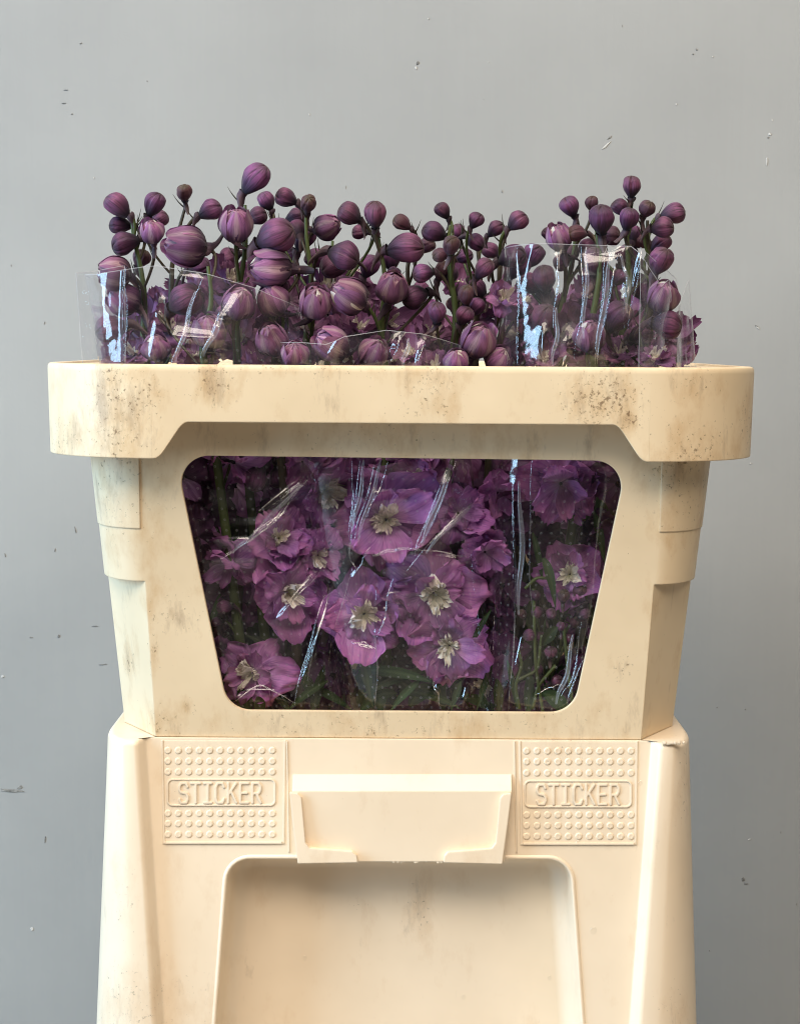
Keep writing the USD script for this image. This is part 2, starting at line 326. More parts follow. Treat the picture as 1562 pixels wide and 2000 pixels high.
WATER = usdkit.material(stage, f'{LOOKS}/water', {'tr': ('transparent_bsdf', {'color': (0.985, 0.985, 0.98)}), 'gl': ('glossy_bsdf', {'color': (1, 1, 1), 'roughness': 0.04}), 'lw': ('layer_weight', {'blend': 0.5}),
                        'pw': ('math', {'math_type': 'power', 'value2': 3.0}), 'fm': ('math', {'math_type': 'multiply_add', 'value2': 0.12, 'value3': 0.05, 'use_clamp': True}), 'm': ('mix_closure', {})},
                        [('lw.facing', 'pw.value1'), ('pw.value', 'fm.value1'), ('fm.value', 'm.fac'), ('tr.BSDF', 'm.closure1'), ('gl.BSDF', 'm.closure2')], surface='m.closure')

# ------------------------------------------------------------------ the setting
WY = 0.52
Z_FL = -0.15
floor = trimesh.creation.box((6, 5, 0.05)); floor.apply_translation((0, -2.5 + WY, -0.025 + Z_FL))
tag(obj('floor', floor, FLOOR, smooth=False), kind='structure')
wall = xform('wall'); tag(wall, 'grey painted board wall with fine scratches behind the buckets', 'wall')
wb = trimesh.creation.box((3.6, 0.02, 2.05)); wb.apply_translation((0, WY + 0.01, Z_FL + 1.025))
obj('board', wb, WALL, wall, smooth=False)


def chip(px, py, w, h, mat, ang=0.0, name='paint_chip', thick=0.0005):
    """an irregular flake or gouge on the wall, w x h pixels of the photograph."""
    k = rng.randint(7, 10); P = []
    for i in range(k):
        a = 2 * math.pi * i / k; r = rng.uniform(0.45, 1.0)
        x, z = w / 2 * r * math.cos(a), h / 2 * r * math.sin(a)
        P.append((x * math.cos(ang) - z * math.sin(ang), x * math.sin(ang) + z * math.cos(ang)))
    c = at(px, py, WY)
    P = np.array(P) * size(1, WY)
    ring0 = np.stack([P[:, 0] + c[0], np.full(k, WY - 0.0002), P[:, 1] + c[2]], 1)
    ring1 = ring0.copy(); m = ring0.mean(0); ring1 = m + (ring0 - m) * 0.75; ring1[:, 1] = WY - thick
    obj(name, loft([ring0, ring1]), mat, wall, smooth=False)


for a in [(22, 1545, 60, 9, CHIP_D, -.08), (40, 1538, 16, 9, CHIP_D, .2), (816, 122, 7, 12, CHIP_D, -.5), (812, 132, 6, 7, CHIP_L, 0), (1182, 285, 36, 5, CHIP_L, .75), (1190, 268, 14, 4, CHIP_D, .6), (1503, 262, 9, 9, CHIP_L, 0), (1500, 268, 7, 4, CHIP_D, 0),
          (1450, 1718, 8, 12, CHIP_D, .4), (1456, 1727, 10, 5, CHIP_D, .1), (1320, 203, 4, 6, CHIP_L, .4), (1360, 96, 4, 7, CHIP_D, .7), (1353, 105, 4, 4, CHIP_D, .2), (980, 373, 4, 7, CHIP_D, .2), (1480, 640, 12, 4, CHIP_L, -.6), (1476, 636, 10, 3, CHIP_D, -.4),
          (115, 1243, 8, 8, CHIP_D, 0), (60, 1245, 10, 4, CHIP_D, -.1), (147, 1035, 3, 16, CHIP_D, .2), (88, 1640, 3, 20, CHIP_D, -.1), (62, 1815, 10, 9, CHIP_L, .3), (5, 1322, 8, 8, CHIP_L, 0), (10, 1085, 4, 10, CHIP_D, .1), (158, 84, 7, 3, CHIP_D, .5),
          (140, 222, 4, 5, CHIP_D, .3), (128, 175, 14, 2, CHIP_D, 0), (125, 201, 12, 2, CHIP_D, .1), (185, 1223, 20, 3, CHIP_D, 0), (200, 1298, 22, 3, CHIP_D, .05), (1400, 1382, 4, 4, CHIP_D, 0), (1455, 1386, 4, 4, CHIP_D, 0), (1463, 1640, 10, 3, CHIP_L, .3),
          (1385, 1858, 4, 4, CHIP_D, 0), (1355, 1918, 7, 14, CHIP_D, .2), (1465, 905, 9, 3, CHIP_L, .1), (1497, 315, 3, 22, CHIP_L, 0), (836, 36, 5, 4, CHIP_L, .2), (1391, 110, 4, 4, CHIP_L, 0), (604, 223, 3, 5, CHIP_L, .1)]:
    chip(a[0], a[1], a[2], a[3], a[4], a[5])
for _ in range(24):
    px, py = rng.uniform(5, 1557), rng.uniform(5, 1990)
    if 150 < px < 1410 and py > 430:
        continue
    v = rng.random() < .65
    chip(px, py, rng.uniform(1.5, 3.5), rng.uniform(3, 9) if v else rng.uniform(2, 4), rng.choice([CHIP_D, CHIP_D, CHIP_L]), rng.uniform(-.3, .3), 'paint_fleck', .0004)

# ------------------------------------------------------------------ upper bucket
Z_RT = at(781, 714, 0.0)[2]                    # rim top
Z_UB = at(781, 1442, 0.036)[2]                 # its underside
Z_LEDGE = at(781, 1139, 0.03)[2]
Z_T = Z_RT - 0.004
YF_T, YF_B = 0.024, 0.036                       # the front wall leans in towards the bottom
RIM_W, RIM_D, RIM_R = 0.2145, 0.32, 0.072


def lerp(a, b, t):
    return a + (b - a) * t


def uz(z):
    return (z - Z_UB) / (Z_T - Z_UB)


def yf(z): return lerp(YF_B, YF_T, uz(z))
def yb(z): return RIM_D - yf(z)
def hx_front(z): return lerp(0.1462, 0.1462 + (0.1512 - 0.1462) * (Z_T - Z_UB) / (Z_LEDGE - Z_UB), uz(z))
def hx_side(z): return lerp(0.1712, 0.1712 + (0.1800 - 0.1712) * (Z_T - Z_UB) / (Z_LEDGE - Z_UB), uz(z))


def octo(z, inset=0.0, grow=0.0):
    a, s, f, b = hx_front(z) - inset * .7, hx_side(z) - inset + grow, yf(z) + inset, yb(z) - inset
    c = 0.040
    return np.array([(-a, f, z), (a, f, z), (s, f + c, z), (s, b - c, z), (a, b, z), (-a, b, z), (-s, b - c, z), (-s, f + c, z)])


def rounded(z, grow=0.0):
    a, s, f, b = hx_front(z), hx_side(z) + 0.0025 + grow, yf(z) - grow, yb(z) + grow
    ry = 0.048; P = []
    for cx, cy, sx, t0 in ((a, f + ry, 1, -90), (a, b - ry, 1, 0), (-a, b - ry, -1, 90), (-a, f + ry, -1, 180)):
        for t in np.radians(np.linspace(t0, t0 + 90, 13)):
            P.append((cx + (s - a) * math.cos(t), cy + ry * math.sin(t), z))
    return np.array(P)


bucket = xform('flower_bucket')
tag(bucket, 'stained cream plastic bucket with trapezoid window, standing on upturned bucket and full of purple flowers', 'bucket')
body = hull(np.vstack([octo(Z_UB), octo(Z_T)])) + hull(np.vstack([rounded(Z_LEDGE), rounded(Z_T)]))
body -= hull(np.vstack([octo(Z_UB + 0.004, .0030), octo(Z_T + 0.02, .0030)]))
NF = np.array([0, -(Z_T - Z_UB), -(YF_B - YF_T)]); NF = NF / np.linalg.norm(NF)      # outward normal of the leaning front wall
PF = np.array([0, YF_B, Z_UB])


def on_plane(px, py, p0, n):
    d = ray(px, py)
    return CAM + d * (np.dot(p0 - CAM, n) / np.dot(d, n))


def trace(pts, p0, n, r=0.0):
    """photograph outline -> polygon in the plane's own (x, up) coordinates, corners rounded to r."""
    upv = np.cross(n, [1, 0, 0]); upv = upv if upv[2] > 0 else -upv
    poly = sg.Polygon([((q := on_plane(x, y, p0, n))[0], np.dot(q - p0, upv)) for x, y in pts])
    if r:
        poly = poly.buffer(-r, quad_segs=12).buffer(r, quad_segs=12)
    return poly, upv


def place2(poly_xy, h, p0, n, upv):
    P = np.asarray(poly_xy)
    return p0 + np.outer(P[:, 0], [1, 0, 0]) + np.outer(P[:, 1], upv) + np.outer(np.broadcast_to(h, len(P)), n)


def extrude_on(poly, h0, h1, p0, n, upv):
    t = trimesh.creation.extrude_polygon(poly, h1 - h0, engine='earcut')
    v = t.vertices
    t.vertices = p0 + np.outer(v[:, 0], [1, 0, 0]) + np.outer(v[:, 1], upv) + np.outer(v[:, 2] + h0, n)
    if t.volume < 0:
        t.invert()
    return t


win, upF = trace([(342, 889), (1226, 900), (1119, 1393), (445, 1388)], PF, NF, 0.0165)
body -= manifold(extrude_on(win, -0.02, 0.02, PF, NF, upF))
obj('body', body, CREAM_UP, bucket)
# the thin moulded band round each corner, half a millimetre proud
zb0 = at(281, 1032, .03)[2]
bandall = hull(np.vstack([rounded(zb0, .0006), rounded(Z_T - .01, .0006)])) - hull(np.vstack([rounded(zb0 - .01, .0001), rounded(Z_T, .0001)]))
for sx in (-1, 1):
    for back in (0, 1):
        bxx = trimesh.creation.box((0.1, 0.12, 0.2)); bxx.apply_translation((sx * (0.1535 + .05), 0.02 + .05 if not back else 0.30 - .05, (zb0 + Z_T) / 2 - .005))
        obj('corner_band', bandall ^ manifold(bxx), CREAM_UP, bucket)


def rim_path(inset):
    w, r = RIM_W - inset, max(RIM_R - inset, .004); y0, y1 = inset, RIM_D - inset
    P = []
    x0 = w - r
    edge = sorted(set(np.round(np.concatenate([np.linspace(-x0, x0, 60), np.array(NOTCH)]), 6)))
    edge = [x for x in edge if -x0 < x < x0]
    for x in edge: P.append((x, y0))
    for t in np.radians(np.linspace(-90, 0, 20)): P.append((x0 + r * math.cos(t), y0 + r + r * math.sin(t)))
    for y in np.linspace(y0 + r, y1 - r, 12)[1:-1]: P.append((w, y))
    for t in np.radians(np.linspace(0, 90, 20)): P.append((x0 + r * math.cos(t), y1 - r + r * math.sin(t)))
    for x in edge[::-1]: P.append((x, y1))
    for t in np.radians(np.linspace(90, 180, 20)): P.append((-x0 + r * math.cos(t), y1 - r + r * math.sin(t)))
    for y in np.linspace(y1 - r, y0 + r, 12)[1:-1]: P.append((-w, y))
    for t in np.radians(np.linspace(180, 270, 20)): P.append((-x0 + r * math.cos(t), y0 + r + r * math.sin(t)))
    return np.array(P)


xn_in, xn_out = (at(1208, 830, 0)[0] - at(358, 826, 0)[0]) / 2, (at(1255, 900, 0)[0] - at(310, 896, 0)[0]) / 2
z_hi, z_lo = at(781, 827, 0)[2], at(781, 899, 0)[2]
NOTCH = [s * x for s in (-1, 1) for x in np.linspace(xn_in - .008, xn_out + .006, 28)]


def skirt_bottom(x):
    def f(x):
        t = np.clip((abs(x) - xn_in) / (xn_out - xn_in), 0, 1)
        return z_hi + (z_lo - z_hi) * t
    return np.mean([f(x + d) for d in np.linspace(-.0028, .0028, 9)])


prof = [('b', .0032, 0.0008), ('b', .0026, 0), ('b', .0014, 0), ('b', .0011, .0006), ('t', .0000, -.004), ('t', .0002, -.0016), ('t', .0010, -.0004), ('t', .0024, 0), ('t', .0046, -.0003), ('t', .0052, -.0016), ('t', .018, -.0022), ('t', .0245, -.0022), ('t', .026, -.004), ('t', .026, -.014), ('t', .0235, -.014), ('t', .023, -.007), ('t', .0035, -.006)]
rings = []
NP = rim_path(0)
Tn = np.roll(NP, -1, 0) - np.roll(NP, 1, 0); Tn /= np.linalg.norm(Tn, axis=1, keepdims=True)
INW = np.stack([-Tn[:, 1], Tn[:, 0]], 1)
ZB = np.array([skirt_bottom(x) for x in NP[:, 0]])
for kind, off, dz in prof:
    q = NP + INW * off
    z = (ZB + dz) if kind == 'b' else np.full(len(q), Z_RT + dz)
    rings.append(np.column_stack([q, z]))
rings.append(rings[0])
rim = loft(rings, cap=False)
rim.merge_vertices(); trimesh.repair.fix_normals(rim)
obj('rim', rim, CREAM_UP, bucket, smooth=38)

# ------------------------------------------------------------------ lower bucket (upside down)
lower = xform('upturned_bucket')
tag(lower, 'clean cream plastic bucket turned upside down with STICKER panels and label holder', 'bucket')
ZL_T = Z_UB - 0.0003
Z_FR = 0.205                                     # about where the frame ends
YP_T, YP_LOW = 0.0345, 0.018
NL = np.array([0, -(ZL_T - Z_FR), (YP_T - YP_LOW)]); NL = NL / np.linalg.norm(NL)
PL = np.array([0, YP_T, ZL_T])


def yp(z): return lerp(YP_LOW, YP_T, (z - Z_FR) / (ZL_T - Z_FR))


xs_t = (at(1341, 1460, .07)[0] - at(217, 1455, .07)[0]) / 2
xs_l = (at(1353, 1995, .055)[0] - at(195, 1995, .055)[0]) / 2
xp_t = (at(1283, 1465, .03)[0] - at(284, 1460, .03)[0]) / 2
xp_l = (at(1240, 1990, .015)[0] - at(318, 1990, .015)[0]) / 2
zt_ref, zl_ref = at(781, 1460, .05)[2], at(781, 1995, .03)[2]


def half_outline(z, inset=0):
    """right half from the middle of the front to the middle of the back."""
    t = (z - zl_ref) / (zt_ref - zl_ref)
    s, p, f = lerp(xs_l, xs_t, t) - inset, lerp(xp_l, xp_t, t), yp(z)
    P = [(0, f), (p - .0045, f), (p - .0022, f - .0002), (p - .0008, f - .0012), (p + .0014, f - .0058 + inset), (p + .0026, f - .0072 + inset), (p + .0048, f - .0080 + inset)]
    rx, ry = s - (p + .006), 0.040
    for a in np.radians(np.linspace(-78, 0, 14)):
        P.append((p + .006 + rx * math.cos(a), f - .0080 + inset + ry + ry * math.sin(a) * 1.0))
    yb_ = 0.32 - yp(z) - inset
    for a in np.radians(np.linspace(0, 90, 8)):
        P.append((s - .03 + .03 * math.cos(a), yb_ - .03 + .03 * math.sin(a)))
    P.append((0, yb_))
    return np.array(P)


def full_outline(z, inset=0):
    h = half_outline(z, inset); left = h[1:-1][::-1] * [-1, 1]
    q = np.vstack([h, left])
    return np.column_stack([q, np.full(len(q), z)])


layers = [(Z_FL, 0)] + [(z, 0) for z in np.linspace(Z_FL + .06, ZL_T - .0035, 12)] + [(ZL_T - .0018, .0006), (ZL_T - .0006, .0018), (ZL_T, .0035)]
lb = manifold(loft([full_outline(z, i) for z, i in layers]))
cut, upL = trace([(447, 1679), (1111.5, 1680), (1158, 2340), (397, 2340)], PL, NL, 0.0135)


def resample(poly, n=260):
    r = poly.exterior; q = np.array([r.interpolate(i / n, normalized=True).coords[0] for i in range(n)])
    if sg.LinearRing(q).is_ccw is False:
        q = q[::-1]
    T = np.roll(q, -1, 0) - np.roll(q, 1, 0); T /= np.linalg.norm(T, axis=1, keepdims=True)
    return q, np.stack([T[:, 1], -T[:, 0]], 1)       # points, outward normals


def offset_loft(poly, steps, cap=True, n=260):
    q, o = resample(poly, n)
    return loft([place2(q + o * off, h, PL, NL, upL) for off, h in steps], cap=cap)


lb -= manifold(offset_loft(cut, [(0.001, 0.03), (0.001, 0.001), (0, -.001), (-.0012, -.018), (-.0026, -.0235), (-.0050, -.0272), (-.0082, -.0292), (-.0115, -.030)]))
obj('body', lb, CREAM_LO, lower)
bead = offset_loft(cut, [(.0002, -.003), (.0002, .0000), (.0005, .0006), (.0010, .0009), (.0016, .0009), (.0022, .0006), (.0028, .0001), (.0032, -.001)], cap=False)
obj('recess_bead', bead, CREAM_LO, lower, smooth=True)
rimpoly = sg.Polygon(full_outline(Z_FL + .06)[:, :2]).buffer(.02)
rr = trimesh.creation.extrude_polygon(rimpoly.difference(sg.Polygon(full_outline(Z_FL + .06)[:, :2]).buffer(-.004)), .055, engine='earcut'); rr.apply_translation((0, 0, Z_FL + .001))
obj('rim', rr, CREAM_LO, lower)


def extL(pts, h0, h1, r=0.0, convex=0.0):
    poly, _ = trace(pts, PL, NL)
    if r:
        poly = poly.buffer(-r, quad_segs=6).buffer(2 * r, quad_segs=6).buffer(-r, quad_segs=6)
    return extrude_on(poly, h0, h1, PL, NL, upL)


def dome(px, py, rpx):
    c = trace([(px - 1, py - 1), (px + 1, py - 1), (px, py + 2)], PL, NL)[0].centroid
    r = size(rpx, .03); st = [(r * 1.0, -.0003), (r * .97, .0002), (r * .80, .0005), (r * .58, .00062), (r * .46, .00052), (r * .2, .0005)]
    th = np.linspace(0, 2 * math.pi, 16, endpoint=False)
    return loft([place2(np.column_stack([c.x + rr_ * np.cos(th), c.y + rr_ * np.sin(th)]), h, PL, NL, upL) for rr_, h in st])


def letter_lines():
    S = [(0.95, .82), (.8, 1), (.2, 1), (.02, .83), (.02, .66), (.2, .53), (.8, .47), (.98, .34), (.98, .17), (.8, 0), (.2, 0), (.03, .17)]
    T = [[(0, 1), (1, 1)], [(.5, 1), (.5, 0)]]
    I = [[(.1, 1), (.9, 1)], [(.5, 1), (.5, 0)], [(.1, 0), (.9, 0)]]
    C = [(.97, .8), (.78, 1), (.22, 1), (.02, .8), (.02, .2), (.22, 0), (.78, 0), (.97, .2)]
    K = [[(.05, 1), (.05, 0)], [(.95, 1), (.1, .45)], [(.35, .6), (1, 0)]]
    E = [[(.95, 1), (.05, 1), (.05, 0), (.95, 0)], [(.05, .5), (.8, .5)]]
    R = [[(.05, 0), (.05, 1), (.75, 1), (.95, .85), (.95, .65), (.75, .48), (.05, .48)], [(.5, .48), (1, 0)]]
    return [[S], T, I, [C], K, E, R]


def sticker(x0, y0, x1, y1, plaque, txt, dx0, dx1, rows, label):
    pan = obj('sticker_panel', extL([(x0 + 2, y0), (x1 - 2, y0 + 1), (x1 - 4, y1 - 4), (x0 + 4, y1 - 4)], -.001, .00012), CREAM_LO, lower)
    tag(pan, label)
    fr = [extL([(x0 - 2, y0), (x0 + 2, y0), (x0 + 6, y1), (x0 + 1, y1)], -.001, .0004), extL([(x0 + 6.1, y1 - 5), (x1 - 6.1, y1 - 5), (x1 - 6.1, y1), (x0 + 6.1, y1)], -.001, .0008),
          extL([(x1 - 3, y0), (x1 + 2, y0), (x1 - 1, y1), (x1 - 6, y1)], -.001, .0004)]
    obj('border', join(fr), CREAM_LO, pan)
    px0, py0, px1, py1 = plaque
    p_, _ = trace([(px0, py0), (px1, py0), (px1, py1), (px0, py1)], PL, NL, .0036)
    q, o = p_, None
    pr = p_.difference(p_.buffer(-.0010))
    obj('plaque', join([extrude_on(pr, -.001, .0007, PL, NL, upL), extrude_on(p_.buffer(-.00095), -.001, .0003, PL, NL, upL)]), CREAM_LO, pan)
    tx0, ty0, tx1, ty1 = txt
    w = (tx1 - tx0) / 7; polys = []
    for i, strokes in enumerate(letter_lines()):
        for s in strokes:
            L = sg.LineString([(tx0 + w * (i + .14 + .72 * u), ty1 - (ty1 - ty0) * v) for u, v in s])
            polys.append(L.buffer(2.5, quad_segs=4, join_style=1, cap_style=1))
    u = unary_union(polys); out = []
    for g in getattr(u, 'geoms', [u]):
        def cv(c):
            return [((qq := on_plane(x, y, PL, NL))[0], np.dot(qq - PL, upL)) for x, y in c]
        out.append(extrude_on(sg.Polygon(cv(g.exterior.coords), [cv(h.coords) for h in g.interiors]), .0, .0009, PL, NL, upL))
    obj('lettering', join(out), CREAM_LO, pan)
    for y in rows:
        for i in range(11):
            obj('stud', dome(lerp(dx0, dx1, i / 10), y, 7.6), CREAM_LO, pan, smooth=50)


sticker(317, 1446, 557, 1649, (326, 1521, 539, 1575), (347, 1530, 513, 1568), 328, 532, (1466, 1487, 1508, 1589, 1609, 1630), 'moulded STICKER panel with rows of round studs, left of the label holder')
sticker(1015, 1448, 1244, 1651, (1023, 1524, 1234, 1578), (1045, 1533, 1212, 1571), 1028, 1232, (1467, 1488, 1510, 1592, 1613, 1634), 'moulded STICKER panel with rows of round studs, right of the label holder')

hold = xform('label_holder', lower)


def wedge(xl0, xr0, y0, h0, xl1, xr1, y1, h1, xl2, xr2, y2, h2):
    pts = []
    for xl, xr, y, h in ((xl0, xr0, y0, h0), (xl1, xr1, y1, h1), (xl2, xr2, y2, h2)):
        for x in (xl, xr):
            q, _ = trace([(x, y), (x + 1, y), (x, y + 1)], PL, NL); e = q.exterior.coords[0]
            for hh in (-.002, h):
                pts.append(place2(np.array([e]), hh, PL, NL, upL)[0])
    return hull(pts)


back_plate = wedge(572, 999, 1513, .0004, 572, 998, 1543, .0062, 583, 985, 1681, .0042)
obj('back_plate', back_plate, CREAM_LO, hold)
obj('bracket', extL([(567, 1545), (583, 1546), (590, 1554), (598, 1642), (606, 1652), (688, 1659), (697, 1667), (699, 1680), (583, 1682), (574, 1610)], .0030, .0086, .0005), CREAM_LO, hold)
obj('bracket', extL([(997, 1546), (981, 1548), (975, 1556), (967, 1642), (959, 1653), (874, 1660), (867, 1668), (865, 1680), (979, 1683), (989, 1610)], .0030, .0086, .0005), CREAM_LO, hold)
for xa, xb in ((559, 562), (1003, 1006)):
    obj('ridge', extL([(xa, 1448), (xb, 1448), (xb + 4, 1665), (xa + 4, 1665)], -.001, .0006), CREAM_LO, lower)
# ragged moulding flash along the label holder's foot and the post tops
fl = []
for i in range(26):
    x = rng.uniform(585, 975); y = 1682; w = rng.uniform(4, 16)
    fl.append(extL([(x, y - 3), (x + w, y - 3), (x + w * .7, y + rng.uniform(0, 3)), (x + w * .2, y + rng.uniform(0, 3))], .0030, .0042))
obj('moulding_flash', join(fl), CREAM_LO, hold)
fl = []
for i in range(16):                             # torn edge of the right corner post's top
    x = rng.uniform(1288, 1328); w = rng.uniform(4, 10)
    fl.append(extL([(x, 1446), (x + w, 1445), (x + w * .8, 1450 + rng.uniform(0, 3)), (x + w * .2, 1449 + rng.uniform(0, 4))], .0060, .0084 + rng.uniform(0, .0005)))
obj('moulding_flash', join(fl), CREAM_LO, lower)

for px, py, r, Y, lab in [(1159, 1818, 7, None, 'clear water droplet right of the recess on the upturned bucket'), (1129, 1648, 6, None, 'clear water droplet under the right STICKER panel'), (1251, 1530, 5, None, 'clear water droplet beside the right edge of the right STICKER panel'),
                          (595, 1872, 5, -.0298, 'clear water droplet on the left half of the recessed panel'), (1074, 1911, 5, -.0298, 'clear water droplet on the right half of the recessed panel'), (905, 1948, 5, -.0298, 'clear water droplet near the middle of the recessed panel at the bottom of the photo')]:
    p0 = PL + NL * (Y or 0)
    c = on_plane(px, py, p0, NL)
    s = trimesh.creation.icosphere(3, radius=size(r, .03)); s.vertices *= (1, .42, 1.15); s.vertices[:, 2] -= np.maximum(0, -s.vertices[:, 2]) * .1
    s.apply_translation(c)
    tag(obj('water_droplet', s, WATER, smooth=True), lab, 'droplet', 'water droplets on the upturned bucket')

# ------------------------------------------------------------------ delphiniums
def bud_mesh(R, L, seed, hook, notch=0.10):
    """closed bud along +z with its base at the origin, five folded sepals, and a stubby spur behind it bent towards `hook`."""
    r_ = np.random.default_rng(seed); nu, nv = 41, 20
    th = np.linspace(0, 2 * math.pi, nu); t = np.concatenate([np.linspace(0, .8, 13), np.linspace(.84, 1, 7)])
    ph0, tw = r_.uniform(0, 6.28), r_.uniform(-.5, .5)
    pk = r_.uniform(-.05, .05)
    prof = PchipInterpolator([0, .06, .18, .38, .60 + pk, .80 + pk * .5, .93, .985, 1.0], [.10, .27, .52, .85, 1.0, .90, .60, .27, 0.02])(t)
    T, TH = np.meshgrid(t, th, indexing='ij')
    ph = 2.5 * (TH + tw * T) + ph0
    ph = ph + .35 * np.sin(TH * 2 + seed) + .2 * np.sin(TH + 2 * seed)
    gro = np.abs(np.sin(ph)); saw = ((ph / math.pi) % 1.0)
    lob = -notch * (1 - np.clip(gro / .24, 0, 1)) ** 1.3 * np.sin(math.pi * np.clip(T, 0, 1)) ** .5 + .11 * (saw - .5) * np.clip(gro / .3, 0, 1)
    lob += .16 * (meshkit.noise(np.stack([np.cos(TH) * 1.5 + seed, np.sin(TH) * 1.5, T * 3], -1)) - .5)
    rad = R * prof[:, None] * (1 + lob)
    z = L * T.copy()
    z += -L * .10 * np.clip((T - .72) / .28, 0, 1) * (1 - np.clip(gro / .38, 0, 1)) ** 1.3 * np.clip((1.0 - T) / .05 + .35, 0, 1)
    rad = rad * (1 + r_.uniform(.02, .09) * np.cos(2 * TH + r_.uniform(0, 6.28)))
    bend = r_.uniform(.10, .34) * L * (T - .5) ** 2
    V = np.stack([rad * np.cos(TH) + bend * hook[0], rad * np.sin(TH) + bend * hook[1], z], -1).reshape(-1, 3)
    uvb = np.stack([TH / (2 * math.pi) * 2.2, .2 + .8 * T], -1).reshape(-1, 2)
    F1 = grid_faces(nu, nv)
    # spur
    ns, ms = 11, 8
    s = np.linspace(0, 1, ms); a = np.linspace(0, 2 * math.pi, ns)
    hk = np.array([hook[0], hook[1], 0.0]); hk /= np.linalg.norm(hk) + 1e-9
    cen = np.outer(s, [0, 0, -1.0]) * L * .50 + np.outer(s ** 2, hk) * L * .50 + np.array([0, 0, L * .06])
    rs = R * (.44 - .24 * s) * (1 + .18 * np.sin(s * 9 + ph0))
    S, A = np.meshgrid(s, a, indexing='ij')
    V2 = np.stack([cen[:, None, 0] + rs[:, None] * np.cos(A), cen[:, None, 1] + rs[:, None] * np.sin(A), cen[:, None, 2] + 0 * A], -1).reshape(-1, 3)
    uv2 = np.stack([A / 6.28, .17 - .17 * S], -1).reshape(-1, 2)
    F2 = grid_faces(ns, ms)[:, ::-1] + len(V)
    return np.vstack([V, V2]), np.vstack([F1, F2]), np.vstack([uvb, uv2])


def cup_petal(R, L, th0, dth, lift, curl, seed, vmax=1.0):
    """one sepal hugging an egg of radius R and length L."""
    r_ = np.random.default_rng(seed); nu, nv = 11, 13
    u = np.linspace(-1, 1, nu); v = np.linspace(0, vmax, nv)
    V, U = np.meshgrid(v, u, indexing='ij')
    wid = dth * np.sin(math.pi * np.clip(.12 + .80 * V, 0, 1)) ** .5
    th = th0 + U * wid + .15 * r_.uniform(-1, 1) * V
    prof = np.sin(math.pi * np.clip(.03 + .90 * V, 0, 1) ** .85) ** .62
    rad = R * prof * (1 + lift) + R * .10 * U ** 2 * (V > .02) * (.4 + lift) - R * .035 * np.cos(U * math.pi * 1.0)
    rad += R * curl * np.clip((V - .72) / .28, 0, 1) ** 2
    rad *= 1 + .10 * (meshkit.noise(np.stack([U * 2 + seed, V * 3, 0 * U + seed * .37], -1)) - .5)
    z = L * (.02 + .98 * V) - L * .06 * U ** 2 * V
    P = np.stack([rad * np.cos(th), rad * np.sin(th), z], -1).reshape(-1, 3)
    return P, grid_faces(nu, nv), np.stack([U * .5 + .5, V], -1).reshape(-1, 2)


def flat_petal(Rf, wid, th0, rise, cup, tipcurl, seed, ruffle=.06, r0=.06, notch=.1):
    """a broad petal spreading from the middle of an open flower that faces +z."""
    r_ = np.random.default_rng(seed); nu, nv = 15, 15
    u = np.linspace(-1, 1, nu); v = np.linspace(0, 1, nv)
    V, U = np.meshgrid(v, u, indexing='ij')
    w = wid * (.20 + .80 * np.sin(math.pi / 2 * np.clip(V / .66, 0, 1))) * (1 - .22 * np.clip((V - .66) / .34, 0, 1))
    tip = 1 - .36 * np.abs(U) ** 2.3 * V ** 1.6 - notch * np.exp(-(U / .22) ** 2) * V ** 4 * r_.uniform(-.2, 1)
    nz = meshkit.noise(np.stack([U * 2.3 + seed * 1.7, V * 2.6, 0 * U + seed], -1)) - .5
    nz2 = meshkit.noise(np.stack([U * 6.3 + seed * .7, V * 4.6, 0 * U + seed + 9.], -1)) - .5
    nz3 = meshkit.noise(np.stack([U * 11 + seed * .3, V * 1.5, 0 * U + seed + 4.], -1)) - .5
    rho = Rf * (r0 + (1 - r0) * V * tip) * (1 + .15 * nz2 * V + .12 * nz3 * V ** 3)
    y = U * w * Rf
    zz = Rf * (rise * V + cup * V * V + .22 * wid * U ** 2 * np.sin(math.pi * np.clip(V, 0, 1)) + tipcurl * np.clip((V - .6) / .4, 0, 1) ** 2 + ruffle * 2.6 * nz * V + ruffle * 1.7 * nz2 * V * V)
    zz += Rf * .03 * np.cos(U * 9) * V * (1 - V)
    c, s = math.cos(th0), math.sin(th0)
    return np.stack([rho * c - y * s, rho * s + y * c, zz], -1).reshape(-1, 3), grid_faces(nu, nv), np.stack([U * .5 + .5, V], -1).reshape(-1, 2)


def put(name, geom, mat, parent, Rm, loc, flip=False):
    V, Fc, UV = geom
    return obj(name, (V @ Rm.T + loc, Fc), mat, parent, smooth=True, uv=UV)


SEED = [100]


def nseed():
    SEED[0] += 1
    return SEED[0]


def make_bud(stem, c, R, d, brown=False, hookdir=(0, 0, -1), long=1.22):
    long = long * rng.uniform(.92, 1.12)
    L = 2 * R * long * .87; R = R * .84
    Rm = frame(d, rng.uniform(0, 6.28))
    hk = Rm.T @ np.array(hookdir); h2 = hk[:2] / (np.linalg.norm(hk[:2]) + 1e-6)
    base = c - Rm[:, 2] * L * .5
    put('bud', bud_mesh(R, L, nseed(), h2, rng.uniform(.11, .22)), BUDB if brown else BUD, stem, Rm, base)
    return base - Rm[:, 2] * L * .06, Rm


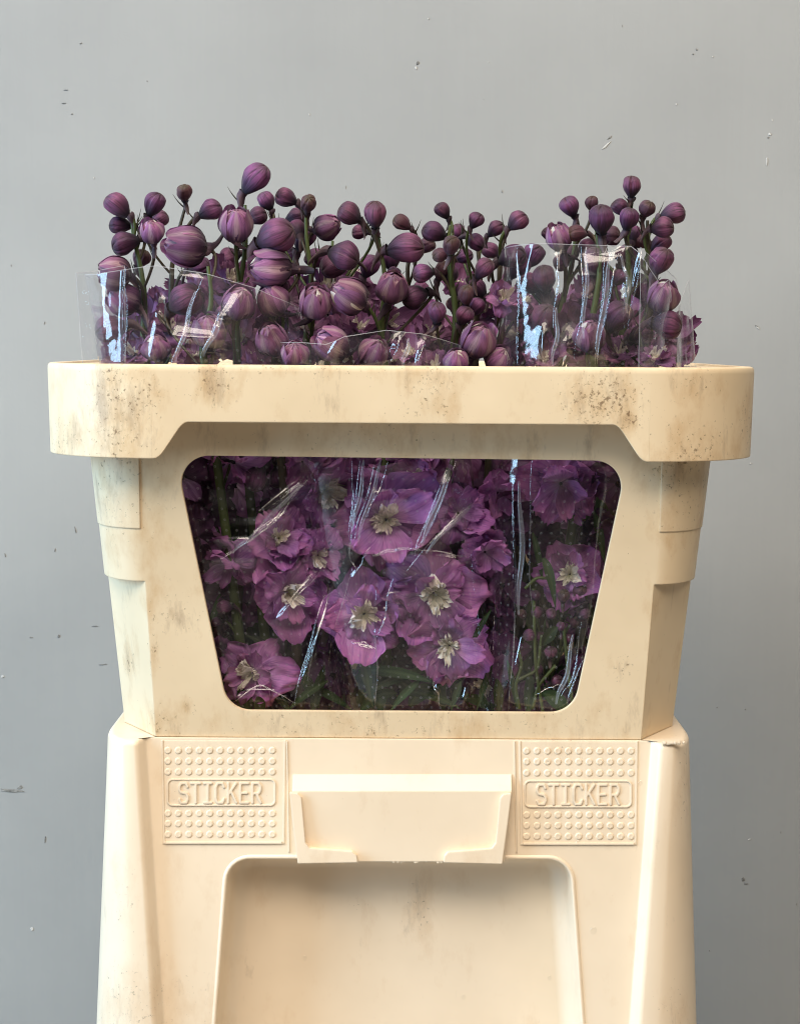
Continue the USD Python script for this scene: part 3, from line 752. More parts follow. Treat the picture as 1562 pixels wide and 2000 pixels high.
def make_opening(stem, c, R, d, loose=.06):
    R *= .93; L = 2 * R * 1.16
    Rm = frame(d, rng.uniform(0, 6.28)); base = c - Rm[:, 2] * L * .5
    fl = xform('opening_flower', stem)
    t0 = rng.uniform(0, 6.28)
    for k in range(5):
        put('inner_petal', cup_petal(R * .90, L * .96, t0 + .63 + k * 1.257, .74, rng.uniform(-.04, .03), rng.uniform(-.40, .05), nseed()), SEPAL if rng.random() < .88 else BEE, fl, Rm, base)
    for k in range(5):
        put('sepal', cup_petal(R, L, t0 + k * 1.257, .76, rng.uniform(0, loose), rng.uniform(-.25, .25 + loose * 2), nseed(), rng.uniform(.88, 1.0)), SEPAL, fl, Rm, base)
    put('core', bud_mesh(R * .80, L * .90, nseed(), (math.cos(t0), math.sin(t0)), .10), SEPAL, fl, Rm, base)
    V, Fc, UV = bud_mesh(R * .45, L * .35, nseed(), (math.cos(t0), math.sin(t0)))
    put('spur', (V, Fc, UV * [1, .3]), BUD, fl, Rm, base)
    return base - Rm[:, 2] * L * .1, Rm


def make_open(stem, c, R, d, dbl=5, mat=None, bee=True, cup=.25):
    Rm = frame(d, rng.uniform(0, 6.28)); fl = xform('flower', stem)
    mat = mat or PETAL; t0 = rng.uniform(0, 6.28); base = c - Rm[:, 2] * R * .2
    for k in range(5):
        put('sepal', flat_petal(R * rng.uniform(.88, 1.1), rng.uniform(.46, .60), t0 + k * 1.257 + rng.uniform(-.18, .18), rng.uniform(-.2, .40), rng.uniform(-.35, cup + .1), rng.uniform(-.45, .35), nseed(), rng.uniform(.07, .17)), mat, fl, Rm, base)
    for k in range(dbl):
        put('petal', flat_petal(R * rng.uniform(.55, .85), rng.uniform(.34, .50), t0 + .63 + k * 6.283 / max(dbl, 1) + rng.uniform(-.25, .25), rng.uniform(.2, .95), rng.uniform(-.25, cup + .25), rng.uniform(-.45, .4), nseed(), rng.uniform(.09, .19)), mat, fl, Rm, base + Rm[:, 2] * R * .06)
    if bee:
        for k in range(rng.randint(11, 15)):
            put('bee_petal', flat_petal(R * rng.uniform(.16, .42), rng.uniform(.16, .40), t0 + k * 2.4 + rng.uniform(-.3, .3), rng.uniform(.3, 1.6), rng.uniform(-.7, .5), rng.uniform(-.8, .6), nseed(), .30, .10, .9), BEE, fl, Rm, base + Rm[:, 2] * R * .14)
    V, Fc, UV = bud_mesh(R * .16, R * .30, nseed(), (1, 0))
    put('spur', (V - [0, 0, R * .25], Fc, UV * [1, .3]), BUD, fl, Rm, base)
    return base - Rm[:, 2] * R * .12, Rm


def make_leaf(stem, a, b, w, droop=.02, mat=None):
    a, b = np.array(a, float), np.array(b, float); mid = (a + b) / 2 + np.array([0, -droop * .4, droop])
    nv, nu = 15, 5
    P = bez(a, mid, b, nv); T = np.gradient(P, axis=0); T /= np.linalg.norm(T, axis=1, keepdims=True)
    side = np.cross(T, [0.15, -1.0, 0.25]); side /= np.linalg.norm(side, axis=1, keepdims=True); nrm = np.cross(side, T)
    v = np.linspace(0, 1, nv); ww = w * np.sin(math.pi * np.clip(.04 + .95 * v, 0, 1)) ** .8 * (1 - .35 * v)
    U, V = np.meshgrid(np.linspace(-1, 1, nu), v)
    X = P[:, None] + side[:, None] * (U * ww[:, None])[..., None] + nrm[:, None] * (np.abs(U) * ww[:, None] * .35)[..., None]
    return obj('leaf', (X.reshape(-1, 3), grid_faces(nu, nv)), mat or LEAF, stem, smooth=True, uv=np.stack([U * .5 + .5, V], -1).reshape(-1, 2))


# stems: pixel at the rim line, pixel at the tip, depth, label
STEMS = [
    ((288, 715), (262, 415), .100, 'delphinium stem at the far left with a fork of dark buds over the film'),
    ((315, 715), (358, 405), .130, 'slim delphinium stem ending in one brownish bud, second from the left'),
    ((462, 715), (478, 400), .085, 'delphinium stem topped by the tallest bud of all'),
    ((602, 715), (603, 425), .090, 'delphinium stem with a round brown bud facing the camera at its tip'),
    ((640, 715), (655, 470), .150, 'delphinium stem whose upper bud opens cream towards the right'),
    ((752, 715), (742, 455), .085, 'delphinium stem with an upright striped oval bud in the middle'),
    ((805, 715), (800, 460), .170, 'thin delphinium stem with a small lone bud leaning left right of the middle'),
    ((886, 715), (880, 440), .080, 'delphinium stem crowded with small dark buds right of the middle'),
    ((928, 715), (934, 455), .125, 'delphinium stem of small buds behind the crowded dark one'),
    ((968, 715), (985, 460), .105, 'delphinium stem with a bud pointing right over an open cream eyed flower'),
    ((1090, 715), (1120, 440), .120, 'delphinium stem left inside the right film sleeve with a split cream bud'),
    ((1160, 715), (1166, 440), .085, 'delphinium stem in the middle of the right film sleeve under a broad bud'),
    ((1212, 715), (1232, 395), .110, 'delphinium stem with the highest bud of the right hand bunch'),
    ((1262, 715), (1270, 430), .095, 'delphinium stem at the far right with buds pointing right'),
    ((400, 715), (410, 520), .060, 'short delphinium stem of lilac opening flowers behind the left film'),
    ((535, 715), (530, 540), .065, 'short delphinium stem of half open striped flowers left of the middle'),
]
Z_IN = Z_UB + .008
stems = []
for (bx, by), (tx, ty), Y, lab in STEMS:
    s = xform('delphinium_stem'); tag(s, lab, 'flower stem', 'delphinium stems in the bucket')
    A, B = at(bx, by, Y), at(tx, ty, Y)
    foot = np.array([A[0] * .80, np.clip(Y * .6 + .05, .06, .24), Z_IN])
    k1 = np.linspace(0, 1, 14)[:, None]
    low = foot + (A - foot) * k1
    wob = np.stack([.002 * np.sin(np.linspace(0, 6, 8) + bx), .001 * np.cos(np.linspace(0, 5, 8)), 0 * np.linspace(0, 1, 8)], 1)
    hi = A + (B - A) * np.linspace(0, 1, 9)[1:, None] + wob
    pts = np.vstack([low, hi]); rad = np.concatenate([np.linspace(.0036, .0026, 14), np.linspace(.0025, .0010, 8)])
    obj('stalk', tube(pts, rad, 8), STEM if rng.random() < .6 else STEMG, s, smooth=True)
    stems.append((s, pts, Y))


def nearest_stem(c):
    best = None
    for i, (s, pts, Y) in enumerate(stems):
        q = pts[(pts[:, 2] < c[2] + .03)]
        if len(q) == 0: continue
        x = np.interp(c[2] - .015, pts[:, 2], pts[:, 0]); y = np.interp(c[2] - .015, pts[:, 2], pts[:, 1])
        over = max(0, c[2] - pts[-1, 2] - .035)
        dd = math.hypot(x - c[0], .6 * (y - c[1])) + 1.2 * over
        if best is None or dd < best[0]:
            best = (dd, i)
    return best[1] if best else min(range(len(stems)), key=lambda i: abs(stems[i][1][0, 0] - c[0]))


def pedicel(si, base, axis, R, green=None):
    s, pts, _ = stems[si]
    dist = math.hypot(np.interp(base[2], pts[:, 2], pts[:, 0]) - base[0], np.interp(base[2], pts[:, 2], pts[:, 1]) - base[1])
    zj = np.clip(base[2] - .010 - dist * rng.uniform(.7, 1.2), pts[0, 2] + .01, pts[-1, 2])
    j = np.array([np.interp(zj, pts[:, 2], pts[:, k]) for k in range(3)])
    if np.linalg.norm(base - j) < .004:
        return
    ctrl = base - axis * min(.010, dist * .45 + .002) + np.array([0, 0, -.002])
    if ctrl[2] < j[2]: ctrl[2] = lerp(ctrl[2], j[2], .6)
    P = bez(j, ctrl, base, 9)
    g = green if green is not None else rng.random() < .3
    pd = obj('pedicel', tube(P, np.linspace(.0009, .0013 if R > .007 else .0010, 9), 6), STEMG if g else STEM, s, smooth=True)
    # slim dark bracts near the bud
    br = []
    for _ in range(rng.randint(1, 3)):
        k = rng.choice([4, 5, 6, 7]); p = P[k]
        dv = np.array([rng.uniform(-1, 1), rng.uniform(-1, .3), rng.uniform(.2, 1.2)]); dv /= np.linalg.norm(dv)
        ln = rng.uniform(.005, .010)
        br.append(tube(bez(p, p + dv * ln * .6, p + dv * ln + np.array([0, 0, ln * .3]), 5), np.linspace(.0006, .0001, 5), 5))
    obj('bract', join(br), RIB, pd, smooth=True)


# (px, py, half size in px, direction of the tip in the picture in degrees, lean towards the camera, kind, depth)
TOP = [
    (232, 401, 27, 140, .1, 'b', .10), (299, 399, 25, 62, .2, 'b', .10), (360, 377, 19, 90, .8, 'n', .13), (409, 410, 27, 25, .1, 'b', .12), (496, 350, 33, 48, .2, 'b', .085),
    (460, 438, 36, 88, .55, 'o', .065), (521, 393, 21, 120, .1, 'b', .12), (560, 386, 25, 158, .2, 'b', .10), (602, 398, 21, 80, 1.3, 'n', .085), (236, 438, 22, 178, .2, 'b', .11),
    (246, 473, 26, 200, .3, 'b', .10), (296, 450, 26, 95, .8, 'o', .08), (310, 428, 22, 30, .1, 'b', .12), (222, 531, 32, 165, .35, 'o', .08), (360, 480, 41, 172, .4, 'o', .065),
    (500, 422, 24, 20, .1, 'b', .12), (535, 461, 39, 22, .3, 'b', .06), (527, 523, 40, 178, .3, 'o', .06), (388, 520, 23, 10, .5, 'b', .11), (576, 425, 23, 20, .3, 'b', .12),
    (593, 466, 27, 60, .2, 'b', .12), (640, 442, 29, 20, .5, 'o', .10), (684, 418, 28, 150, .2, 'b', .09), (732, 421, 29, 92, .4, 'b', .075), (704, 452, 18, 180, .2, 'b', .13),
    (670, 497, 33, -18, .4, 'b', .07), (789, 484, 34, 5, .3, 'b', .075), (655, 515, 30, 200, .3, 'b', .10), (762, 506, 24, 100, .3, 'b', .12), (786, 435, 19, 150, .2, 'n', .13),
    (866, 411, 20, 128, .2, 'b', .09), (928, 430, 19, 55, .3, 'b', .10), (966, 447, 20, 40, .3, 'b', .12), (1009, 432, 25, 38, .1, 'b', .10), (850, 453, 26, 160, .3, 'b', .08),
    (881, 480, 20, 90, 1.2, 'n', .065), (927, 470, 20, -30, .4, 'b', .10), (862, 497, 17, 190, .5, 'n', .07), (828, 533, 22, 190, .4, 'b', .08), (864, 530, 20, 60, .5, 'n', .09),
    (943, 525, 22, 50, .4, 'b', .08), (910, 577, 20, 92, .6, 'n', .07), (854, 612, 22, 90, .6, 'b', .065), (905, 617, 20, 60, .4, 'b', .07), (766, 560, 33, 80, .9, 'o', .07),
    (812, 578, 28, 200, .4, 'b', .08), (679, 577, 37, 150, .4, 'o', .06), (616, 588, 34, 80, .9, 'o', .06), (531, 585, 32, 120, .6, 'o', .06), (467, 590, 34, 70, .8, 'o', .06),
    (409, 646, 35, 95, .6, 'o', .055), (219, 639, 32, 195, .3, 'b', .075), (240, 583, 33, 150, .6, 'o', .09), (360, 586, 37, 30, .5, 'b', .07), (304, 676, 27, 90, .8, 'o', .06),
    (531, 662, 33, 110, .7, 'o', .055), (576, 691, 28, 90, .9, 'o', .05), (646, 672, 36, 150, .6, 'o', .05), (730, 688, 30, 60, .7, 'o', .055), (934, 664, 35, 70, .6, 'o', .055),
    (891, 704, 26, 90, .9, 'o', .05), (972, 700, 26, 50, .6, 'o', .06), (998, 500, 28, 20, .4, 'b', .09), (1040, 500, 24, 60, .5, 'b', .13), (1114, 404, 24, 120, .3, 'b', .10),
    (1174, 429, 32, 95, .5, 'b', .07), (1155, 398, 16, 90, .4, 'n', .11), (1128, 454, 20, 180, .4, 'n', .10), (1091, 462, 27, 110, .5, 'o', .09), (1073, 457, 16, 140, .3, 'b', .11),
    (1234, 365, 24, 92, .3, 'b', .10), (1213, 405, 22, 140, .2, 'b', .11), (1228, 428, 25, 80, .4, 'b', .09), (1262, 408, 20, 70, .9, 'n', .09), (1312, 417, 26, 15, .2, 'b', .10),
    (1292, 443, 26, 5, .4, 'b', .08), (1289, 475, 20, 40, .4, 'b', .11), (1289, 510, 27, 70, .7, 'b', .08), (1295, 577, 32, 80, .8, 'o', .075), (1300, 633, 31, -8, .3, 'b', .07),
    (1063, 545, 28, 100, .6, 'b', .08), (1061, 624, 30, 80, .7, 'b', .07), (1165, 512, 28, 90, .5, 'b', .09), (1098, 510, 18, 210, .3, 'b', .11), (1152, 653, 33, 90, .9, 'o', .065),
    (1203, 620, 33, 60, .5, 'b', .08), (1250, 652, 25, 20, .5, 'b', .10), (1034, 555, 25, 150, .4, 'b', .12), (1222, 500, 22, 60, .4, 'b', .13), (1247, 560, 26, 120, .4, 'b', .13),
    (275, 505, 20, 60, .3, 'n', .12), (450, 500, 22, 200, .2, 'b', .13), (560, 500, 24, 30, .3, 'b', .13), (620, 505, 24, 160, .4, 'b', .14), (720, 520, 24, 60, .3, 'b', .15), (830, 480, 18, 30, .3, 'n', .15),
    (905, 500, 18, 20, .4, 'b', .13), (960, 490, 20, 150, .3, 'b', .15), (895, 455, 18, 100, .3, 'b', .14), (1190, 460, 22, 0, .3, 'n', .13), (1150, 480, 20, 200, .3, 'b', .13), (1255, 470, 20, 160, .3, 'n', .13),
]
for px, py, r, ang, tow, kind, Y in TOP:
    Y = Y + rng.uniform(-.006, .006)
    c = at(px, py, Y); R = size(r, Y); a = math.radians(ang)
    d = np.array([math.cos(a), -tow, math.sin(a)]); d /= np.linalg.norm(d)
    si = nearest_stem(c); s = stems[si][0]
    R *= .92 if py < 460 else 1.0
    if kind == 'o':
        base, Rm = make_opening(s, c, R, d, rng.uniform(.03, .16))
    else:
        base, Rm = make_bud(s, c, R, d, kind == 'n', hookdir=(rng.uniform(-.3, .3), rng.uniform(-.2, .6), -1))
    pedicel(si, base, Rm[:, 2], R)

# open flowers over the rim line, further in
for px, py, r, ang, tow, Y in [(985, 583, 37, 60, 1.6, .075), (450, 545, 48, 60, 1.2, .10), (1280, 697, 40, 80, .8, .07), (800, 690, 40, 120, 1.0, .07), (600, 640, 40, 100, .8, .10), (700, 640, 46, 60, 1.0, .10), (330, 640, 44, 120, .9, .11), (470, 660, 46, 90, 1., .10),
                               (760, 630, 44, 30, 1., .13), (1010, 650, 46, 150, .9, .12), (1100, 670, 44, 60, 1., .11), (1210, 690, 40, 90, .8, .10), (560, 560, 42, 90, .7, .16), (690, 540, 42, 80, .7, .17), (840, 650, 44, 60, .9, .14), (900, 560, 40, 90, .8, .16),
                               (260, 690, 38, 120, .8, .09), (380, 700, 42, 80, .9, .09), (1020, 590, 38, 60, .8, .15), (1150, 580, 42, 90, .8, .15), (640, 560, 38, 90, .8, .15), (950, 610, 36, 90, .8, .15), (1060, 700, 36, 90, 1., .08), (500, 710, 36, 90, 1., .07), (680, 715, 38, 90, 1., .07), (850, 715, 36, 90, 1., .07)]:
    c = at(px, py, Y); R = size(r, Y) * 1.15; a = math.radians(ang)
    d = np.array([math.cos(a), -tow, math.sin(a)])
    si = nearest_stem(c)
    base, Rm = make_open(stems[si][0], c, R, d, rng.randint(5, 7), MAUVE, cup=.5)
    pedicel(si, base, Rm[:, 2], R)

# flowers seen through the bucket's window
WIN = [  # px, py, radius px, facing (dx, up), doubleness, cream eye, depth, kind
    (448, 915, 72, (-.4, -1.6), 2, False, .075, PETAL), (545, 1050, 66, (.0, .15), 7, True, .062, PETAL), (640, 960, 88, (.15, -.35), 4, True, .078, PETAL), (622, 1085, 58, (.5, -.2), 5, True, .066, PETAL),
    (563, 1158, 82, (.35, -.05), 3, True, .062, PETAL), (445, 1105, 60, (-.5, -.6), 5, False, .070, PETAL), (755, 1015, 104, (.0, .1), 4, True, .064, PETAL), (712, 1200, 92, (-.05, .2), 5, True, .060, PETAL),
    (848, 1160, 96, (.25, .1), 4, True, .064, PETAL), (878, 1262, 80, (.2, -.1), 3, True, .062, PETAL), (818, 940, 82, (-.3, .2), 4, True, .085, PETAL), (897, 1000, 58, (.1, .1), 7, False, .072, PETAL), (975, 965, 52, (.3, -.5), 4, False, .085, PETAL),
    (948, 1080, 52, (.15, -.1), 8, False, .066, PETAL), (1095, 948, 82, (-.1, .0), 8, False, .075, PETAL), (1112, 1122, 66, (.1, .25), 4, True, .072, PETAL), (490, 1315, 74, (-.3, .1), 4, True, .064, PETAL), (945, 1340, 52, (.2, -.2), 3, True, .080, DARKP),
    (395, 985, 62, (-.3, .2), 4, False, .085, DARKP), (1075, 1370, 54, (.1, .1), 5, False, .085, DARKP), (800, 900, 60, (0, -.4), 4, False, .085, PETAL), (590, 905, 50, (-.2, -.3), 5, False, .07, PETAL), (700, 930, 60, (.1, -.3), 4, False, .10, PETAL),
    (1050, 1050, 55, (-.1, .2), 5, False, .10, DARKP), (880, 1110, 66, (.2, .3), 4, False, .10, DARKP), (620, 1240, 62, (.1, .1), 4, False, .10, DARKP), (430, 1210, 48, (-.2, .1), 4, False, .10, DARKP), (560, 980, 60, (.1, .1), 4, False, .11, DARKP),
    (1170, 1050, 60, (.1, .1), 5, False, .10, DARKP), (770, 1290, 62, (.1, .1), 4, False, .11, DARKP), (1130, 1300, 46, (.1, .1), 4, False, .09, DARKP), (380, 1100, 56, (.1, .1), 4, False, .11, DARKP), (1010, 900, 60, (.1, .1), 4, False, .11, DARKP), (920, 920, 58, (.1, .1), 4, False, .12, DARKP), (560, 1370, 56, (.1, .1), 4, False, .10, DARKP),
]
for px, py, r, (dx, du), dbl, bee, Y, mat in WIN:
    c = at(px, py, Y); R = size(r, Y) * 1.06
    si = nearest_stem(c)
    base, Rm = make_open(stems[si][0], c, R, np.array([dx + rng.uniform(-.3, .3), -1.0, du + rng.uniform(-.3, .3)]), dbl + 2, mat, bee, cup=.12 if dbl < 6 else .55)
    pedicel(si, base, Rm[:, 2], R, True)
for px, py, r, ang, tow, kind, Y in [(440, 1185, 16, 180, .4, 'b', .07), (425, 1215, 12, 180, .4, 'b', .075), (1045, 1165, 12, 90, .5, 'b', .066), (1050, 1195, 14, 200, .5, 'b', .068), (1100, 1165, 15, 90, .8, 'n', .066), (1130, 1155, 16, 60, .8, 'n', .07), (1075, 1200, 13, 60, .7, 'b', .068),
                                     (1140, 1200, 13, 30, .6, 'b', .07), (1035, 1240, 14, 180, .6, 'b', .066), (1055, 1245, 12, 90, .6, 'b', .07), (1075, 1275, 15, 90, .8, 'b', .066), (1110, 1250, 12, 60, .6, 'b', .07), (1050, 1310, 14, 120, .6, 'b', .07), (1085, 1330, 14, 30, .6, 'b', .07), (1020, 1200, 11, 120, .6, 'n', .075), (1120, 1215, 12, 300, .6, 'n', .075), (1095, 1225, 11, 100, .6, 'b', .066),
                                     (500, 930, 26, 250, .4, 'b', .08), (545, 930, 24, 280, .4, 'b', .085)]:
    c = at(px, py, Y); R = size(r, Y); a = math.radians(ang); d = np.array([math.cos(a), -tow, math.sin(a)])
    si = nearest_stem(c); s = stems[si][0]
    if kind == 'o': base, Rm = make_opening(s, c, R, d, .08)
    else: base, Rm = make_bud(s, c, R, d, kind == 'n')
    pedicel(si, base, Rm[:, 2], R, True)
# leaves
for (ax, ay), (bx, by), w, Y, dr in [((700, 1250), (728, 1385), 13, .060, .004), ((700, 1310), (850, 1335), 13, .068, .006), ((860, 1300), (700, 1360), 10, .072, .004), ((900, 1330), (880, 1390), 8, .06, .002), ((1060, 1090), (1085, 1190), 11, .06, .010), ((1060, 1260), (1090, 1225), 14, .062, .004), ((920, 1260), (960, 1190), 7, .066, .004),
                                     ((640, 1330), (560, 1390), 9, .07, .004), ((430, 1160), (405, 1260), 8, .08, .004), ((960, 1300), (930, 1390), 8, .07, .004), ((1160, 1000), (1180, 1100), 10, .085, .004), ((1040, 1040), (1060, 1140), 8, .08, .004), ((600, 1340), (690, 1390), 10, .075, .004), ((780, 1350), (900, 1385), 11, .075, .006),
                                     ((1150, 1170), (1165, 1280), 8, .08, .004), ((990, 1290), (1010, 1390), 7, .075, .004), ((480, 1240), (560, 1290), 8, .09, .004), ((820, 1330), (760, 1392), 9, .065, .004)]:
    a, b = at(ax, ay, Y), at(bx, by, Y - .006)
    make_leaf(stems[nearest_stem((a + b) / 2)][0], a, b, size(w, Y), dr)
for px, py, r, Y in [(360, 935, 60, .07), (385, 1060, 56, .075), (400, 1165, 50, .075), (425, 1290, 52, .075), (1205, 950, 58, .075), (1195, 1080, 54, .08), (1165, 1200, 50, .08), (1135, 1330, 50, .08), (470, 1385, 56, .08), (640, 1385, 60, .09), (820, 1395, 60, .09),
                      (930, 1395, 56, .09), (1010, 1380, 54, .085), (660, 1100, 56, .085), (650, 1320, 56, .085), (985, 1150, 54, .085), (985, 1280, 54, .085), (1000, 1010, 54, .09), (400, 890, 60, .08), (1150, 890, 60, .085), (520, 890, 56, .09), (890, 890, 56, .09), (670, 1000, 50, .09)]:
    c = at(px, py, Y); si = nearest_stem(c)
    make_open(stems[si][0], c, size(r, Y), np.array([rng.uniform(-.6, .6), -1, rng.uniform(-.6, .6)]), rng.randint(1, 3), DARKP, False, cup=.4)  # blooms added to darken the edges of the window
for k in range(40):
    px, Y = rng.uniform(420, 1150), rng.uniform(.06, .12)
    a = at(px, 1405, Y); a[2] = max(a[2], Z_IN + .001)
    b = a + np.array([rng.uniform(-.03, .03), rng.uniform(-.01, .03), rng.uniform(.008, .03)])
    make_leaf(stems[nearest_stem(a + [0, 0, .02])][0], a, b, rng.uniform(.0035, .006), rng.uniform(0, .01))
for gy in range(7):                               # blooms and foliage deeper inside the bunches
    for gx in range(12):
        px, py, Y = 375 + 74 * (gx + rng.uniform(-.2, 1.0)), 880 + 76 * (gy + rng.uniform(-.2, 1.0)), rng.uniform(.11, .19)
        c = at(px, py, Y); R = size(rng.uniform(50, 80), Y); si = nearest_stem(c)
        if rng.random() < .62:
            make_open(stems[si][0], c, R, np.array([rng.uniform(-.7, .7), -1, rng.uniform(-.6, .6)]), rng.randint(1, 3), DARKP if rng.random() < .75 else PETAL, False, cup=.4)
        for k in range(2):
            a = c + np.array([rng.uniform(-.02, .02), rng.uniform(.0, .05), rng.uniform(-.03, .0)])
            make_leaf(stems[si][0], a, a + np.array([rng.uniform(-.03, .03), rng.uniform(-.02, .02), rng.uniform(.015, .05)]), rng.uniform(.004, .009), rng.uniform(0, .012))
for i in range(64):                              # lilac blooms filling the gaps above the rim
    px, Y = rng.uniform(235, 1320), rng.uniform(.11, .22)
    py = rng.uniform(570, 715)
    if 250 > px and py < 640: continue
    c = at(px, py, Y); R = size(rng.uniform(38, 54), Y); si = nearest_stem(c)
    base, Rm = make_open(stems[si][0], c, R, np.array([rng.uniform(-.9, .9), -1, rng.uniform(-.2, 1.2)]), rng.randint(4, 6), MAUVE, rng.random() < .3, cup=.6)
    pedicel(si, base, Rm[:, 2], R)
for i in range(80):  # leaves added at the back to darken gaps between blooms
    px, py, Y = rng.uniform(400, 1190), rng.uniform(960, 1420), rng.uniform(.20, .26)
    a = at(px, py, Y); a[2] = max(a[2], Z_IN + .001)
    make_leaf(stems[nearest_stem(a + [0, 0, .03])][0], a, a + np.array([rng.uniform(-.03, .03), rng.uniform(-.02, .01), rng.uniform(.04, .09)]), rng.uniform(.010, .018), rng.uniform(0, .012))
for i in range(46):                              # smaller buds further back on the spikes
    si = rng.randrange(len(stems)); s, pts, Y0 = stems[si]
    z = rng.uniform(Z_RT + .01, pts[-1, 2] - .012)
    k = np.array([np.interp(z, pts[:, 2], pts[:, q]) for q in range(3)]); an = rng.uniform(0, math.pi)
    c = k + np.array([math.cos(an) * rng.uniform(.008, .016), math.sin(an) * rng.uniform(.008, .018), rng.uniform(.004, .012)])
    d = c - k + np.array([0, 0, .006]); R = rng.uniform(.0048, .0072)
    base, Rm = make_bud(s, c, R, d, rng.random() < .35)
    pedicel(si, base, Rm[:, 2], R)
# pale curling stalklets low in the right of the window
for pts in ([(1015, 1385), (1005, 1340), (1020, 1300), (1012, 1270)], [(1008, 1330), (1050, 1310), (1058, 1240)], [(1040, 1385), (1050, 1340), (1085, 1300)], [(1120, 1390), (1108, 1300), (1100, 1220)], [(1060, 1390), (1045, 1300), (1042, 1150)], [(1025, 1150), (1048, 1128), (1075, 1130)]):
    P = np.array([at(x, y, .066) for x, y in pts])
    tt = np.linspace(0, 1, 12); kk = np.linspace(0, 1, len(P)); P = np.stack([np.interp(tt, kk, P[:, i]) for i in range(3)], 1)
    P = np.vstack([P[:1], (P[:-2] + P[1:-1] * 2 + P[2:]) / 4, P[-1:]])
    s = stems[nearest_stem(P.mean(0))][0]
    obj('stalklet', tube(P, .0011, 6), STEMG, s, smooth=True)
# more bare lower stalks filling the inside of the bunches
for i, (px, Y) in enumerate([(470, .12), (560, .14), (760, .13), (850, .11), (930, .14), (1060, .12), (1130, .10), (1185, .11), (400, .13), (660, .11), (700, .16), (1010, .13)]):
    A, B = at(px, 1180, Y), at(px + rng.uniform(-40, 40), 745, Y)
    foot = A + (A - B) * .75; foot[2] = max(foot[2], Z_IN)
    s = stems[nearest_stem(A)][0]
    obj('side_stalk', tube(np.linspace(foot, B, 8), np.linspace(.0032, .0022, 8), 7), STEM, s, smooth=True)

# ------------------------------------------------------------------ film sleeves round the bunches
def seg_dist(X, Z, a, b):
    a, b = np.array(a), np.array(b); d = b - a; L2 = d @ d
    t = np.clip(((X - a[0]) * d[0] + (Z - a[1]) * d[1]) / L2, 0, 1)
    return np.hypot(X - a[0] - t * d[0], Z - a[1] - t * d[1]), t


